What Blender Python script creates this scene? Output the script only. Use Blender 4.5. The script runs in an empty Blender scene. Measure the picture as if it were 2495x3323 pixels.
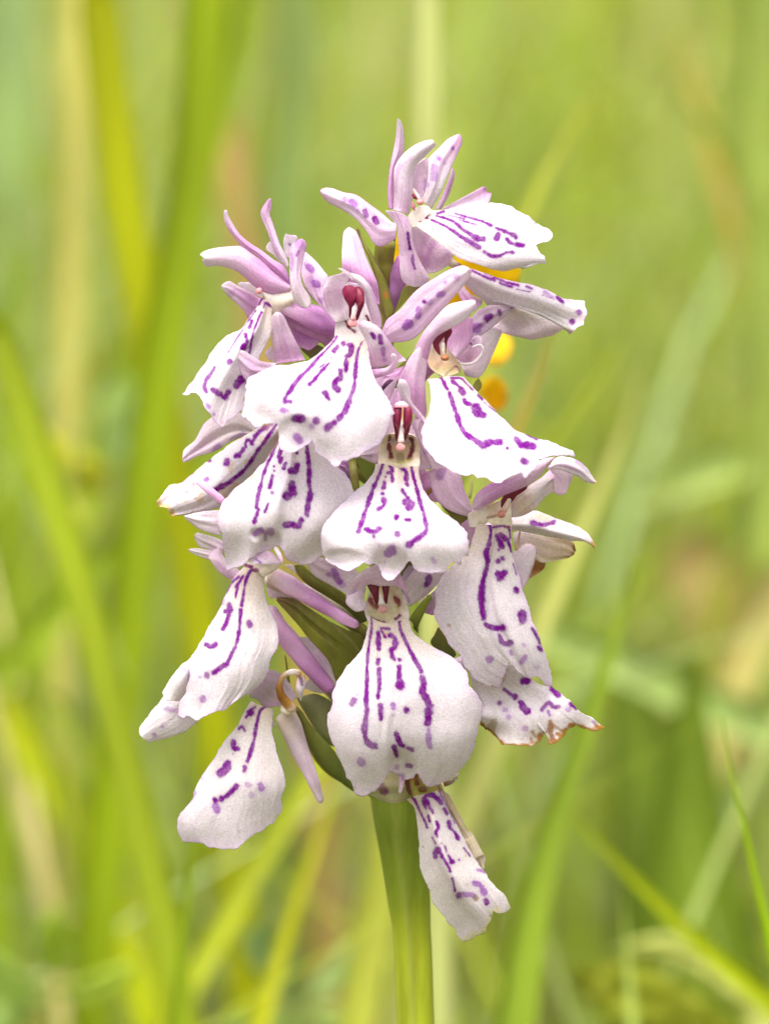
import bpy, math, random
import numpy as np

# ------------------------------------------------------------------ scene, camera, light
scene = bpy.context.scene
COL = scene.collection
R = math.radians

PITCH = R(9.0)            # the camera looks a little down on the spike
DIST = 0.40               # camera to stem axis, metres
SPX = 0.0213e-3           # metres per source pixel at the stem axis
CX, CY = 1247.5, 1661.5
ZC = 0.205                # height of the picture centre above the ground
FWD = np.array([0.0, math.cos(PITCH), -math.sin(PITCH)])
UPV = np.array([0.0, math.sin(PITCH), math.cos(PITCH)])
RGT = np.array([1.0, 0.0, 0.0])
CAM = np.array([0.0, 0.0, ZC]) - FWD * DIST

cam_data = bpy.data.cameras.new('camera')
cam = bpy.data.objects.new('camera', cam_data)
COL.objects.link(cam)
cam.location = CAM
cam.rotation_euler = (R(90) - PITCH, 0, 0)
cam_data.sensor_fit = 'VERTICAL'
cam_data.sensor_height = 36.0
cam_data.sensor_width = 27.0
cam_data.lens = 36.0 * DIST / (3323 * SPX)
cam_data.clip_start = 0.01
cam_data.clip_end = 400.0
cam_data.dof.use_dof = True
cam_data.dof.focus_distance = DIST - 0.0075
cam_data.dof.aperture_fstop = 39.0
scene.camera = cam

world = bpy.data.worlds.new('World')
scene.world = world
world.use_nodes = True
wn = world.node_tree
wn.nodes.clear()
w_out = wn.nodes.new('ShaderNodeOutputWorld')
w_bg = wn.nodes.new('ShaderNodeBackground')
w_sky = wn.nodes.new('ShaderNodeTexSky')
w_hsv = wn.nodes.new('ShaderNodeHueSaturation')
w_sky.sky_type = 'NISHITA'
w_sky.sun_disc = False
w_sky.sun_elevation = R(66)
w_sky.sun_rotation = R(205)
w_sky.air_density = 1.0
w_sky.dust_density = 6.0
w_sky.ozone_density = 1.0
w_hsv.inputs['Saturation'].default_value = 0.18      # bright thin overcast
w_bg.inputs['Strength'].default_value = 0.15
wn.links.new(w_sky.outputs[0], w_hsv.inputs['Color'])
wn.links.new(w_hsv.outputs[0], w_bg.inputs['Color'])
wn.links.new(w_bg.outputs[0], w_out.inputs[0])

sun_data = bpy.data.lights.new('sun', 'SUN')
sun_data.energy = 1.2
sun_data.angle = R(40)
sun_data.color = (1.0, 0.96, 0.88)
sun = bpy.data.objects.new('sun', sun_data)
COL.objects.link(sun)
# sun behind the photographer's left shoulder, high
_az, _el = R(205), R(66)
_dir = (math.sin(_az) * math.cos(_el), math.cos(_az) * math.cos(_el), math.sin(_el))
from mathutils import Vector
sun.rotation_euler = Vector(_dir).to_track_quat('Z', 'Y').to_euler()
sun.location = (0, 0, 3)

vs = scene.view_settings
vs.view_transform = 'Standard'
vs.look = 'None'
vs.exposure = 1.32
vs.gamma = 1.0
vs.use_curve_mapping = False
scene.render.engine = 'CYCLES'
scene.cycles.use_denoising = True
scene.cycles.max_bounces = 8
scene.cycles.diffuse_bounces = 5
scene.cycles.transmission_bounces = 6
scene.cycles.caustics_reflective = False
scene.cycles.caustics_refractive = False

rng = np.random.default_rng(7)

# ------------------------------------------------------------------ mapping a viewing ray to a plane of given depth
FR = {'A': (1000, 350, 500), 'B': (1400, 500, 500), 'C': (600, 600, 500), 'D': (1000, 700, 500),
      'E': (1450, 800, 500), 'F': (560, 950, 500), 'G': (760, 1050, 550), 'H': (1300, 950, 500),
      'I': (1350, 1150, 600), 'J': (1000, 1200, 550), 'K': (1000, 1450, 550), 'L': (500, 1300, 500),
      'M': (650, 1400, 550), 'N': (1350, 1450, 600), 'O': (1380, 1800, 600), 'Q': (440, 1750, 600),
      'R': (850, 1800, 500), 'S': (1020, 1820, 600), 'T': (1020, 2020, 600), 'U': (540, 2150, 600),
      'V': (1150, 2500, 550), 'Z': (0, 0, 2495)}


def pts(f, s):
    """'x,y x,y' measured on a detail sheet -> source pixels"""
    x0, y0, sc = FR[f]
    a = np.array([[float(c) for c in p.split(',')] for p in s.split()])
    return np.array([x0, y0]) + a * (sc / 1661.0)


def world_pt(px, d_mm):
    """points px (n,2) seen from the camera, standing d_mm in front of the stem axis plane"""
    px = np.asarray(px, float)
    d = np.broadcast_to(np.asarray(d_mm, float), px.shape[:-1]) * 1e-3
    dirs = (FWD + ((px[..., 0:1] - CX) * SPX / DIST) * RGT - ((px[..., 1:2] - CY) * SPX / DIST) * UPV)
    t = (-d - CAM[1]) / dirs[..., 1]
    return CAM + dirs * t[..., None]


# ------------------------------------------------------------------ materials
def attr_material(name, rough, transl, bump_scale, bump_dist, spec=0.4, sheen=0.0, var=0.10, var_scale=900.0, stretch=1.0, sss=0.0):
    m = bpy.data.materials.new(name)
    m.use_nodes = True
    nt = m.node_tree
    nt.nodes.clear()
    out = nt.nodes.new('ShaderNodeOutputMaterial')
    pr = nt.nodes.new('ShaderNodeBsdfPrincipled')
    at = nt.nodes.new('ShaderNodeAttribute')
    at.attribute_name = 'Col'
    tc = nt.nodes.new('ShaderNodeTexCoord')
    n1 = nt.nodes.new('ShaderNodeTexNoise')
    n1.inputs['Scale'].default_value = var_scale
    n1.inputs['Detail'].default_value = 6
    n1.inputs['Roughness'].default_value = 0.65
    mp = nt.nodes.new('ShaderNodeMapping')
    mp.inputs['Scale'].default_value = (1, 1, stretch)
    nt.links.new(tc.outputs['Object'], mp.inputs['Vector'])
    nt.links.new(mp.outputs[0], n1.inputs['Vector'])
    mr = nt.nodes.new('ShaderNodeMapRange')
    mr.inputs['From Min'].default_value = 0.3
    mr.inputs['From Max'].default_value = 0.7
    mr.inputs['To Min'].default_value = 1.0 - var
    mr.inputs['To Max'].default_value = 1.0 + var
    nt.links.new(n1.outputs['Fac'], mr.inputs['Value'])
    mx = nt.nodes.new('ShaderNodeVectorMath')
    mx.operation = 'SCALE'
    nt.links.new(at.outputs['Color'], mx.inputs[0])
    nt.links.new(mr.outputs[0], mx.inputs['Scale'])
    col = mx.outputs[0]
    nt.links.new(col, pr.inputs['Base Color'])
    pr.inputs['Roughness'].default_value = rough
    pr.inputs['Specular IOR Level'].default_value = spec
    if sheen:
        pr.inputs['Sheen Weight'].default_value = sheen
    if sss:
        pr.inputs['Subsurface Weight'].default_value = sss
        pr.inputs['Subsurface Radius'].default_value = (0.8, 0.7, 0.8)
        pr.inputs['Subsurface Scale'].default_value = 0.0008
    if bump_dist:
        nb = nt.nodes.new('ShaderNodeTexNoise')
        nb.inputs['Scale'].default_value = bump_scale
        nb.inputs['Detail'].default_value = 3
        nt.links.new(tc.outputs['Object'], nb.inputs['Vector'])
        bp = nt.nodes.new('ShaderNodeBump')
        bp.inputs['Strength'].default_value = 1.0
        bp.inputs['Distance'].default_value = bump_dist
        nt.links.new(nb.outputs['Fac'], bp.inputs['Height'])
        nt.links.new(bp.outputs[0], pr.inputs['Normal'])
    if transl:
        tr = nt.nodes.new('ShaderNodeBsdfTranslucent')
        nt.links.new(col, tr.inputs['Color'])
        ms = nt.nodes.new('ShaderNodeMixShader')
        ms.inputs[0].default_value = transl
        nt.links.new(pr.outputs[0], ms.inputs[1])
        nt.links.new(tr.outputs[0], ms.inputs[2])
        nt.links.new(ms.outputs[0], out.inputs[0])
    else:
        nt.links.new(pr.outputs[0], out.inputs[0])
    return m


M_LIP = attr_material('velvety_lip_tissue', 0.6, 0.36, 9000, 0.00005, spec=0.2, var=0.17, var_scale=7500)
M_PETAL = attr_material('petal_tissue', 0.6, 0.48, 6500, 0.00006, spec=0.2, var=0.12, var_scale=6500)
M_GREEN = attr_material('fleshy_green_tissue', 0.5, 0.22, 2500, 0.00003, spec=0.35, var=0.22, var_scale=900, stretch=0.12)
M_WAX = attr_material('waxy_column_tissue', 0.5, 0.12, 4000, 0.00002, spec=0.35, var=0.18, var_scale=2600)
M_YELLOW = attr_material('glossy_yellow_petal', 0.45, 0.45, 2000, 0.00002, spec=0.4, var=0.06)
M_GRASS = attr_material('grass_blade_tissue', 0.55, 0.48, 900, 0.00004, spec=0.35, var=0.15, var_scale=160, stretch=0.08)
M_STRAW = attr_material('dry_straw_tissue', 0.7, 0.30, 900, 0.00004, spec=0.25, var=0.25, var_scale=200, stretch=0.08)


def ground_material():
    m = bpy.data.materials.new('meadow_soil_and_thatch')
    m.use_nodes = True
    nt = m.node_tree
    pr = nt.nodes['Principled BSDF']
    pr.inputs['Roughness'].default_value = 0.95
    tc = nt.nodes.new('ShaderNodeTexCoord')
    n1 = nt.nodes.new('ShaderNodeTexNoise'); n1.inputs['Scale'].default_value = 9; n1.inputs['Detail'].default_value = 8
    n2 = nt.nodes.new('ShaderNodeTexNoise'); n2.inputs['Scale'].default_value = 140; n2.inputs['Detail'].default_value = 6
    nt.links.new(tc.outputs['Object'], n1.inputs['Vector']); nt.links.new(tc.outputs['Object'], n2.inputs['Vector'])
    r = nt.nodes.new('ShaderNodeValToRGB')
    r.color_ramp.elements[0].position = 0.35; r.color_ramp.elements[0].color = (0.10, 0.085, 0.035, 1)
    r.color_ramp.elements[1].position = 0.62; r.color_ramp.elements[1].color = (0.11, 0.13, 0.025, 1)
    nt.links.new(n1.outputs['Fac'], r.inputs[0])
    b = nt.nodes.new('ShaderNodeBump'); b.inputs['Distance'].default_value = 0.01
    nt.links.new(n2.outputs['Fac'], b.inputs['Height']); nt.links.new(b.outputs[0], pr.inputs['Normal'])
    nt.links.new(r.outputs[0], pr.inputs['Base Color'])
    return m


# ------------------------------------------------------------------ mesh helpers
ORG = {}      # world origin of every object we parent to


def link_mesh(name, v, faces, cols, mat, parent=None, origin=None):
    """faces: (n,4) int array, quads (last index repeated = triangle is avoided)"""
    v = np.asarray(v, float)
    o = v.mean(0) if origin is None else np.asarray(origin, float)
    me = bpy.data.meshes.new(name)
    n = len(v)
    me.vertices.add(n)
    me.vertices.foreach_set('co', (v - o).astype(np.float32).ravel())
    faces = np.asarray(faces, np.int32)
    k = faces.shape[1]
    me.loops.add(faces.size)
    me.loops.foreach_set('vertex_index', faces.ravel())
    me.polygons.add(len(faces))
    me.polygons.foreach_set('loop_start', np.arange(0, faces.size, k, dtype=np.int32))
    me.polygons.foreach_set('loop_total', np.full(len(faces), k, np.int32))
    me.polygons.foreach_set('use_smooth', np.ones(len(faces), bool))
    me.update(calc_edges=True)
    if cols is not None:
        ca = me.color_attributes.new('Col', 'FLOAT_COLOR', 'POINT')
        c4 = np.ones((n, 4), np.float32)
        c4[:, :3] = np.clip(cols, 0, 1)
        ca.data.foreach_set('color', c4.ravel())
    me.validate()
    me.materials.append(mat)
    ob = bpy.data.objects.new(name, me)
    COL.objects.link(ob)
    if parent is not None:
        ob.parent = parent
        ob.location = o - ORG[parent.name]
    else:
        ob.location = o
    ORG[ob.name] = o
    return ob


def smooth_line(p, n):
    """Catmull-Rom through p, resampled to n points evenly by length"""
    p = np.asarray(p, float)
    if len(p) == 1:
        return np.repeat(p, n, 0)
    if len(p) > 2:
        e = np.vstack([2 * p[0] - p[1], p, 2 * p[-1] - p[-2]])
        out = []
        t = np.linspace(0, 1, 14, endpoint=False)[:, None]
        for i in range(1, len(e) - 2):
            p0, p1, p2, p3 = e[i - 1], e[i], e[i + 1], e[i + 2]
            out.append(0.5 * (2 * p1 + (p2 - p0) * t + (2 * p0 - 5 * p1 + 4 * p2 - p3) * t ** 2 + (3 * p1 - p0 - 3 * p2 + p3) * t ** 3))
        out.append(p[-1:])
        q = np.vstack(out)
    else:
        q = p
    s = np.concatenate([[0], np.cumsum(np.linalg.norm(np.diff(q, axis=0), axis=1) + 1e-9)])
    w = np.linspace(0, s[-1], n)
    return np.stack([np.interp(w, s, q[:, k]) for k in range(q.shape[1])], 1)


def vnoise(p, scale, seed):
    """cheap smooth value noise on 2-D points"""
    q = np.asarray(p, float) / scale
    i = np.floor(q).astype(np.int64)
    f = q - i
    f = f * f * (3 - 2 * f)

    def h(a, b):
        n = (a * 374761393 + b * 668265263 + seed * 1274126177) & 0x7fffffff
        n = ((n ^ (n >> 13)) * 1274126177) & 0x7fffffff
        return ((n ^ (n >> 16)) & 0xffff) / 65535.0
    x, y = i[..., 0], i[..., 1]
    a = h(x, y) * (1 - f[..., 0]) + h(x + 1, y) * f[..., 0]
    b = h(x, y + 1) * (1 - f[..., 0]) + h(x + 1, y + 1) * f[..., 0]
    return (a * (1 - f[..., 1]) + b * f[..., 1]) * 2 - 1


def ramp(v, stops):
    """colour (or number) stops spread evenly over 0..1"""
    s = np.asarray(stops, float)
    if s.ndim == 0 or (s.ndim == 1 and len(s) == 1):
        return np.broadcast_to(s.reshape(-1)[0] if s.ndim else s, v.shape)
    if s.ndim == 1:
        x = v * (len(s) - 1)
        i = np.clip(x.astype(int), 0, len(s) - 2)
        f = x - i
        f = f * f * (3 - 2 * f) if len(s) > 2 else f
        return s[i] * (1 - f) + s[i + 1] * f
    if len(s) == 1:
        return np.broadcast_to(s[0], v.shape + (3,))
    x = v * (len(s) - 1)
    i = np.clip(x.astype(int), 0, len(s) - 2)
    f = (x - i)[..., None]
    return s[i] * (1 - f) + s[i + 1] * f


# pigments (linear)
WHITE = (0.785, 0.71, 0.75)
WARMW = (0.76, 0.69, 0.685)
BLUSH = (0.83, 0.70, 0.79)
LILAC = (0.79, 0.49, 0.73)
LILAC2 = (0.60, 0.29, 0.57)
PALE = (0.82, 0.64, 0.77)
GREYL = (0.75, 0.62, 0.69)
CREAM = (0.77, 0.66, 0.55)
PURPLE = (0.185, 0.0002, 0.235)
DKRED = (0.135, 0.003, 0.022)
PINK = (0.72, 0.26, 0.27)
OLIVE = (0.185, 0.185, 0.025)
OLIVE2 = (0.25, 0.24, 0.035)
BROWN = (0.33, 0.15, 0.035)
TAN = (0.55, 0.36, 0.20)
STEMG = (0.29, 0.35, 0.025)


def paint_marks(px, base, marks, f, mul=1.0, seed=1):
    """pigment lines and spots: each mark is (width, 'x,y x,y', strength, colour, sheet)"""
    c = base.copy()
    flat = px.reshape(-1, 2)
    fuzz = vnoise(flat, 5.0, seed) * 0.9 + vnoise(flat, 13.0, seed + 3) * 0.8
    for mk in marks:
        w, s = mk[0], mk[1]
        st = mk[2] if len(mk) > 2 and mk[2] is not None else 1.0
        cl = np.array(mk[3] if len(mk) > 3 and mk[3] is not None else (PURPLE if st > 0.8 else (0.27, 0.02, 0.40)))
        ff = mk[4] if len(mk) > 4 else f
        k = FR[ff][2] / 1661.0
        p = pts(ff, s)
        w0, w1 = (w if isinstance(w, tuple) else (w, w))
        if len(p) == 1:
            p = np.vstack([p, p + 0.5])
        p = smooth_line(p, max(4, len(p) * 4)) if len(p) > 2 else p
        wid = np.linspace(w0, w1, len(p)) * k * 0.5 * 1.12
        lo, hi = p.min(0) - max(w0, w1) * k * 1.5, p.max(0) + max(w0, w1) * k * 1.5
        idx = np.where((flat[:, 0] > lo[0]) & (flat[:, 0] < hi[0]) & (flat[:, 1] > lo[1]) & (flat[:, 1] < hi[1]))[0]
        if not len(idx):
            continue
        q = flat[idx]
        wid = wid * (1 + 0.30 * vnoise(p, 15.0, seed + 77) + 0.12 * vnoise(p, 6.0, seed + 78))
        best = np.full(len(idx), 1e9)
        for i in range(len(p) - 1):
            a, b = p[i], p[i + 1]
            ab = b - a
            t = np.clip(((q - a) @ ab) / (ab @ ab + 1e-9), 0, 1)
            dd = np.linalg.norm(q - (a + t[:, None] * ab), axis=1)
            ww = wid[i] * (1 - t) + wid[i + 1] * t
            best = np.minimum(best, (dd - ww) / (0.22 * ww + 2.0))
        x = best + fuzz[idx] * 0.5
        al = np.clip(0.52 - x * 0.62, 0, 1)
        al = al * al * (3 - 2 * al)
        halo = 0.22 * np.exp(-np.clip(best, 0, 9) * 0.75)        # colour bleeding into the tissue
        tone = 0.95 + 0.10 * vnoise(q, 17.0, seed + 8) + 0.08 * vnoise(q, 5.0, seed + 9)
        al = np.clip(np.maximum(al * tone, halo), 0, 1) * st * mul
        c[idx] = c[idx] * (1 - al[:, None]) + cl * al[:, None]
    return c


SEED = [10]


def sheet(name, parent, f, L, Rr, d=(5,), base=None, tip=None, curl=0.0, tilt=0.0, ripple=0.0, ser=0.0,
          stops=(WHITE,), edge=None, edge_w=0.12, marks=(), mat=None, th=0.13, und=0.07, crease=None, res=1.0, tipcol=None,
          mid=None, label=None, vein=None, dents=()):
    if vein is None:
        vein = 0.75 if (name in ('sepal', 'petal', 'spur')) else (0.22 if name == 'lip' else 0.0)
    SEED[0] += 1
    sd = SEED[0]
    L = pts(f, L) if isinstance(L, str) else L
    Rr = pts(f, Rr) if isinstance(Rr, str) else Rr
    base = np.array([L[0], Rr[0]]) if base is None else np.vstack([L[0], pts(f, base), Rr[0]])
    tip = np.array([L[-1], Rr[-1]]) if tip is None else np.vstack([L[-1], pts(f, tip), Rr[-1]])
    ll = np.linalg.norm(np.diff(L, axis=0), axis=1).sum()
    lr = np.linalg.norm(np.diff(Rr, axis=0), axis=1).sum()
    wmax = max(np.linalg.norm(L[len(L) // 2] - Rr[len(Rr) // 2]), np.linalg.norm(np.diff(tip, axis=0), axis=1).sum(), np.linalg.norm(L[0] - Rr[0]))
    nv = int(np.clip((ll + lr) / 2 * 0.36 * res, 14, 170))
    nu = int(np.clip(wmax * 0.36 * res, 10, 170))
    l, r, b, t = smooth_line(L, nv), smooth_line(Rr, nv), smooth_line(base, nu), smooth_line(tip, nu)
    if ser:
        for q, s2 in ((l, 1), (r, 2)):
            g = np.linspace(0, 1, nv)[:, None] ** 0.5
            q += g * ser * np.stack([vnoise(q, 9, sd + s2), vnoise(q, 9, sd + s2 + 5)], 1) * 1.0
            q += g * ser * np.stack([vnoise(q, 24, sd + s2 + 7), vnoise(q, 24, sd + s2 + 9)], 1) * 2.0
        t += ser * np.stack([vnoise(t, 9, sd + 11), vnoise(t, 9, sd + 12)], 1) * 1.2
        t += ser * np.stack([vnoise(t, 24, sd + 13), vnoise(t, 24, sd + 14)], 1) * 2.4
        t[0], t[-1] = l[-1], r[-1]
    u = np.linspace(0, 1, nu)[None, :, None]
    v = np.linspace(0, 1, nv)[:, None, None]
    P = ((1 - u) * l[:, None] + u * r[:, None] + (1 - v) * b[None] + v * t[None]
         - ((1 - u) * (1 - v) * l[0] + u * (1 - v) * r[0] + (1 - u) * v * l[-1] + u * v * r[-1]))
    for _ in range(70):       # relax the inner net so that no corner of the outline folds it over
        P[1:-1, 1:-1] = 0.25 * (P[:-2, 1:-1] + P[2:, 1:-1] + P[1:-1, :-2] + P[1:-1, 2:])
    U = np.broadcast_to(u[..., 0], (nv, nu))
    V = np.broadcast_to(v[..., 0], (nv, nu))
    s = 2 * U - 1
    D = ramp(V, d) * 1.0
    D = D - (0.8 if name == 'lip' else 0.36) * ramp(V, curl) * s * s + ramp(V, tilt) * s
    # keep the relief a smooth field over the petal, whatever its outline does
    q = P.reshape(-1, 2)
    qn = (q - q.mean(0)) / (np.abs(q - q.mean(0)).max() + 1e-9)
    A = np.stack([qn[:, 0] ** i * qn[:, 1] ** j for i in range(6) for j in range(6 - i)], 1)
    sub = slice(None, None, max(1, len(q) // 3000))
    cf = np.linalg.lstsq(A[sub], D.reshape(-1)[sub], rcond=1e-6)[0]
    D = 0.85 * (A @ cf).reshape(D.shape) + 0.15 * D
    for (c, rx, ry, a) in dents:      # lobes that stand behind or in front of their neighbours (source sheet units)
        cc = pts(f, c)[0]
        k = FR[f][2] / 1661.0
        rr = ((P[..., 0] - cc[0]) / (rx * k)) ** 2 + ((P[..., 1] - cc[1]) / (ry * k)) ** 2
        D = D + a * np.exp(-rr ** 2.2)
    if name == 'lip':         # faint ribs fanning out over the lip
        D = D + 0.022 * vnoise(np.stack([U * 22 + sd, V * 2.4], -1), 1.0, sd + 61) * np.clip(V * 1.4, 0, 1) + 0.010 * vnoise(np.stack([U * 48, V * 7], -1), 1.0, sd + 62)
    if ripple:
        D = D + ripple * np.sin(U * 17 + sd * 1.7 + 2.2 * np.sin(V * 5 + sd)) * V ** 2 * (0.25 + 0.75 * np.abs(s))
    if crease is None and name == 'sepal':
        crease = [(0.5, 0.10, 0.10), (0.28, 0.10, -0.06), (0.72, 0.10, -0.06)]
    if crease:
        for (u0, w, a) in crease:
            D = D + a * np.exp(-((U - u0) / w) ** 2) * (0.2 + 0.8 * np.sin(np.clip(V, 0, 1) * math.pi))
    if und:
        D = D + und * vnoise(P, 75, sd + 20) + und * 0.25 * vnoise(P, 34, sd + 21)
    W = world_pt(P, D)
    du = np.gradient(W, axis=1)
    dv = np.gradient(W, axis=0)
    N = np.cross(du, dv)
    N /= np.linalg.norm(N, axis=-1, keepdims=True) + 1e-12
    if (N @ np.array([0, -1.0, 0])).mean() < 0:
        N = -N
        flip = True
    else:
        flip = False
    eu = np.minimum(U, 1 - U) * 2
    ev = np.minimum(V, 1 - V) * 2
    taper = np.clip(np.minimum(eu, ev) * 6, 0.25, 1)[..., None]
    B = W - N * (th * 1e-3) * taper
    # colours
    C = ramp(V, stops).reshape(nv, nu, -1).copy() if np.asarray(stops).ndim > 1 else np.broadcast_to(np.array(stops), (nv, nu, 3)).copy()
    if edge is not None:
        e = np.clip(1 - np.minimum(np.minimum(U, 1 - U) * 2, (1 - V) * 1.3) / (edge_w + 0.05 * vnoise(P, 25, sd + 31)), 0, 1)[..., None] ** 1.3
        C = C * (1 - e) + np.array(edge) * e
    if vein:                  # fine pigment veins running base to tip
        vn = vnoise(np.stack([U * 26 + sd * 7.3, V * 2.2], -1), 1.0, sd + 51) + 0.6 * vnoise(np.stack([U * 60 + sd, V * 4], -1), 1.0, sd + 52)
        e = (np.clip(vn - 0.1, 0, 1) * vein * (1 - 0.6 * V))[..., None]
        C = C * (1 - e) + C * np.array((0.80, 0.52, 0.86)) * e
    if mid is not None:       # pigment along the midrib
        e = (np.exp(-((U - 0.5) / 0.10) ** 2) * np.clip(1.15 - V, 0, 1) * mid[1])[..., None]
        C = C * (1 - e) + np.array(mid[0]) * e
    if tipcol is not None:    # dried or coloured margin at the tip
        e = np.clip((V - (1 - tipcol[1]) + 0.05 * vnoise(P, 14, sd + 33)) / tipcol[1] * 1.5, 0, 1)[..., None]
        C = C * (1 - e) + np.array(tipcol[0]) * e
    C = C * (1 + 0.03 * vnoise(P, 40, sd + 40) + 0.05 * vnoise(P, 4.2, sd + 41))[..., None]
    Cf = paint_marks(P, C.reshape(-1, 3), marks, f, 1.0, sd) if len(marks) else C.reshape(-1, 3)
    Cb = paint_marks(P, C.reshape(-1, 3), marks, f, 0.3, sd) if len(marks) else C.reshape(-1, 3)
    n = nv * nu
    idx = np.arange(n).reshape(nv, nu)
    q = np.stack([idx[:-1, :-1], idx[1:, :-1], idx[1:, 1:], idx[:-1, 1:]], -1).reshape(-1, 4)
    front = q[:, ::-1] if not flip else q
    back = (q if not flip else q[:, ::-1]) + n
    ring = np.concatenate([idx[0, :], idx[1:, -1], idx[-1, -2::-1], idx[-2:0:-1, 0]])
    nx = np.roll(ring, -1)
    side = np.stack([ring, nx, nx + n, ring + n], 1)
    if not flip:
        side = side[:, ::-1]
    # front winding must face along N
    a = W.reshape(-1, 3)
    f0 = front[len(front) // 2]
    nn = np.cross(a[f0[1]] - a[f0[0]], a[f0[2]] - a[f0[0]])
    if nn @ N.reshape(-1, 3)[f0[0]] < 0:
        front, back, side = front[:, ::-1], back[:, ::-1], side[:, ::-1]
    ob = link_mesh(name, np.vstack([a, B.reshape(-1, 3)]), np.vstack([front, back, side]), np.vstack([Cf, Cb]), mat or M_PETAL, parent)
    if label:
        ob['label'] = label
    return ob


def poly(name, parent, f, loop, d=(5,), k=None, **kw):
    """a petal given as one closed outline that starts at its base; k = index of its tip"""
    p = pts(f, loop)
    if k is None:
        k = int(np.argmax(np.linalg.norm(p - p[0], axis=1)))
    Lp = p[:k + 1].copy()
    Rp = np.vstack([p[0:1], p[k:][::-1]])
    return sheet(name, parent, f, Lp, Rp, d=d, **kw)


def tube(name, parent, f, line, widths, d, stops=(LILAC,), mat=None, n_around=18, rib=0.0, flat=1.0, ends=True, res=1.0, streak=None, origin_end=None):
    """a round tapering stalk, spur or ovary"""
    SEED[0] += 1
    sd = SEED[0]
    p = pts(f, line) if isinstance(line, str) else line
    k = FR[f][2] / 1661.0 if isinstance(line, str) else 1.0
    length = np.linalg.norm(np.diff(p, axis=0), axis=1).sum()
    n = int(np.clip(length * 0.16 * res, 12, 120))
    q = smooth_line(p, n)
    vv = np.linspace(0, 1, n)
    rad = ramp(vv, widths) * 0.5 * k * SPX
    if ends:
        rad = rad * np.clip(np.sqrt(np.clip(1 - (1 - np.clip(vv / 0.05, 0, 1)) ** 2, 0, 1)), 0.04, 1)
        rad = rad * np.clip(np.sqrt(np.clip(1 - (1 - np.clip((1 - vv) / 0.05, 0, 1)) ** 2, 0, 1)), 0.04, 1)
    W = world_pt(q, ramp(vv, d) * np.ones(n))
    T = np.gradient(W, axis=0)
    T /= np.linalg.norm(T, axis=1, keepdims=True)
    X = np.cross(T, np.array([0, -1.0, 0]))
    X /= np.linalg.norm(X, axis=1, keepdims=True) + 1e-9
    Y = np.cross(T, X)
    th = np.linspace(0, 2 * math.pi, n_around, endpoint=False)
    rr = rad[:, None] * (1 + rib * np.cos(5 * th)[None] + 0.03 * np.sin(vv * 23 + sd)[:, None])
    V = W[:, None] + (rr * np.cos(th))[..., None] * X[:, None] + (rr * np.sin(th) * flat)[..., None] * Y[:, None]
    C = np.broadcast_to(ramp(vv, stops)[:, None] if np.asarray(stops).ndim > 1 else np.array(stops), (n, n_around, 3)).copy()
    if streak is not None:
        e = (np.clip(np.cos(streak[2] * th + 0.6 * np.sin(vv * 6)[:, None]), 0, 1) ** 2 * streak[1])[..., None]
        C = C * (1 - e) + np.array(streak[0]) * e
    C *= (1 + 0.10 * np.sin(3 * th[None] + vv[:, None] * 9 + sd))[..., None]
    idx = np.arange(n * n_around).reshape(n, n_around)
    j = np.roll(idx, -1, axis=1)
    F = np.stack([idx[:-1], j[:-1], j[1:], idx[1:]], -1).reshape(-1, 4)
    return link_mesh(name, V.reshape(-1, 3), F, C.reshape(-1, 3), mat or M_PETAL, parent)


def blob(name, parent, f, c, rx, ry, d, col, mat=None, depth=None, rot=0.0, n=14):
    SEED[0] += 1
    p = pts(f, c)[0]
    k = FR[f][2] / 1661.0 * SPX
    o = world_pt(p[None], d)[0]
    dep = (depth if depth is not None else min(rx, ry)) * k
    th = np.linspace(0, math.pi, n)
    ph = np.linspace(0, 2 * math.pi, 2 * n, endpoint=False)
    X = np.sin(th)[:, None] * np.cos(ph) * rx * k
    Z = np.sin(th)[:, None] * np.sin(ph) * ry * k
    Y = np.cos(th)[:, None] * np.ones(2 * n) * dep
    c_, s_ = math.cos(rot), math.sin(rot)
    V = np.stack([X * c_ - Z * s_, Y, X * s_ + Z * c_], -1)
    jit = 1 + 0.08 * vnoise(np.stack([V[..., 0] / k * 1.0, V[..., 2] / k], -1), max(rx, ry) * 0.6, SEED[0])
    V = V * jit[..., None]
    m2 = 2 * n
    idx = np.arange(n * m2).reshape(n, m2)
    j = np.roll(idx, -1, axis=1)
    F = np.stack([idx[:-1], idx[1:], j[1:], j[:-1]], -1).reshape(-1, 4)
    C = np.broadcast_to(np.array(col), (n * m2, 3)).copy()
    C *= 1 + 0.10 * vnoise(np.stack([V[..., 0].ravel() / k, V[..., 2].ravel() / k], -1), max(rx, ry) * 0.4, SEED[0] + 1)[:, None]
    return link_mesh(name, (V + o).reshape(-1, 3), F, C, mat or M_WAX, parent)


def thing(name, label, cat, loc, group=None):
    o = bpy.data.objects.new(name, None)
    o.empty_display_size = 0.01
    COL.objects.link(o)
    o.location = loc
    o['label'] = label
    o['category'] = cat
    if group:
        o['group'] = group
    ORG[o.name] = np.array(loc, float)
    return o


def structure(o):
    o['kind'] = 'structure'
    return o
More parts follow.
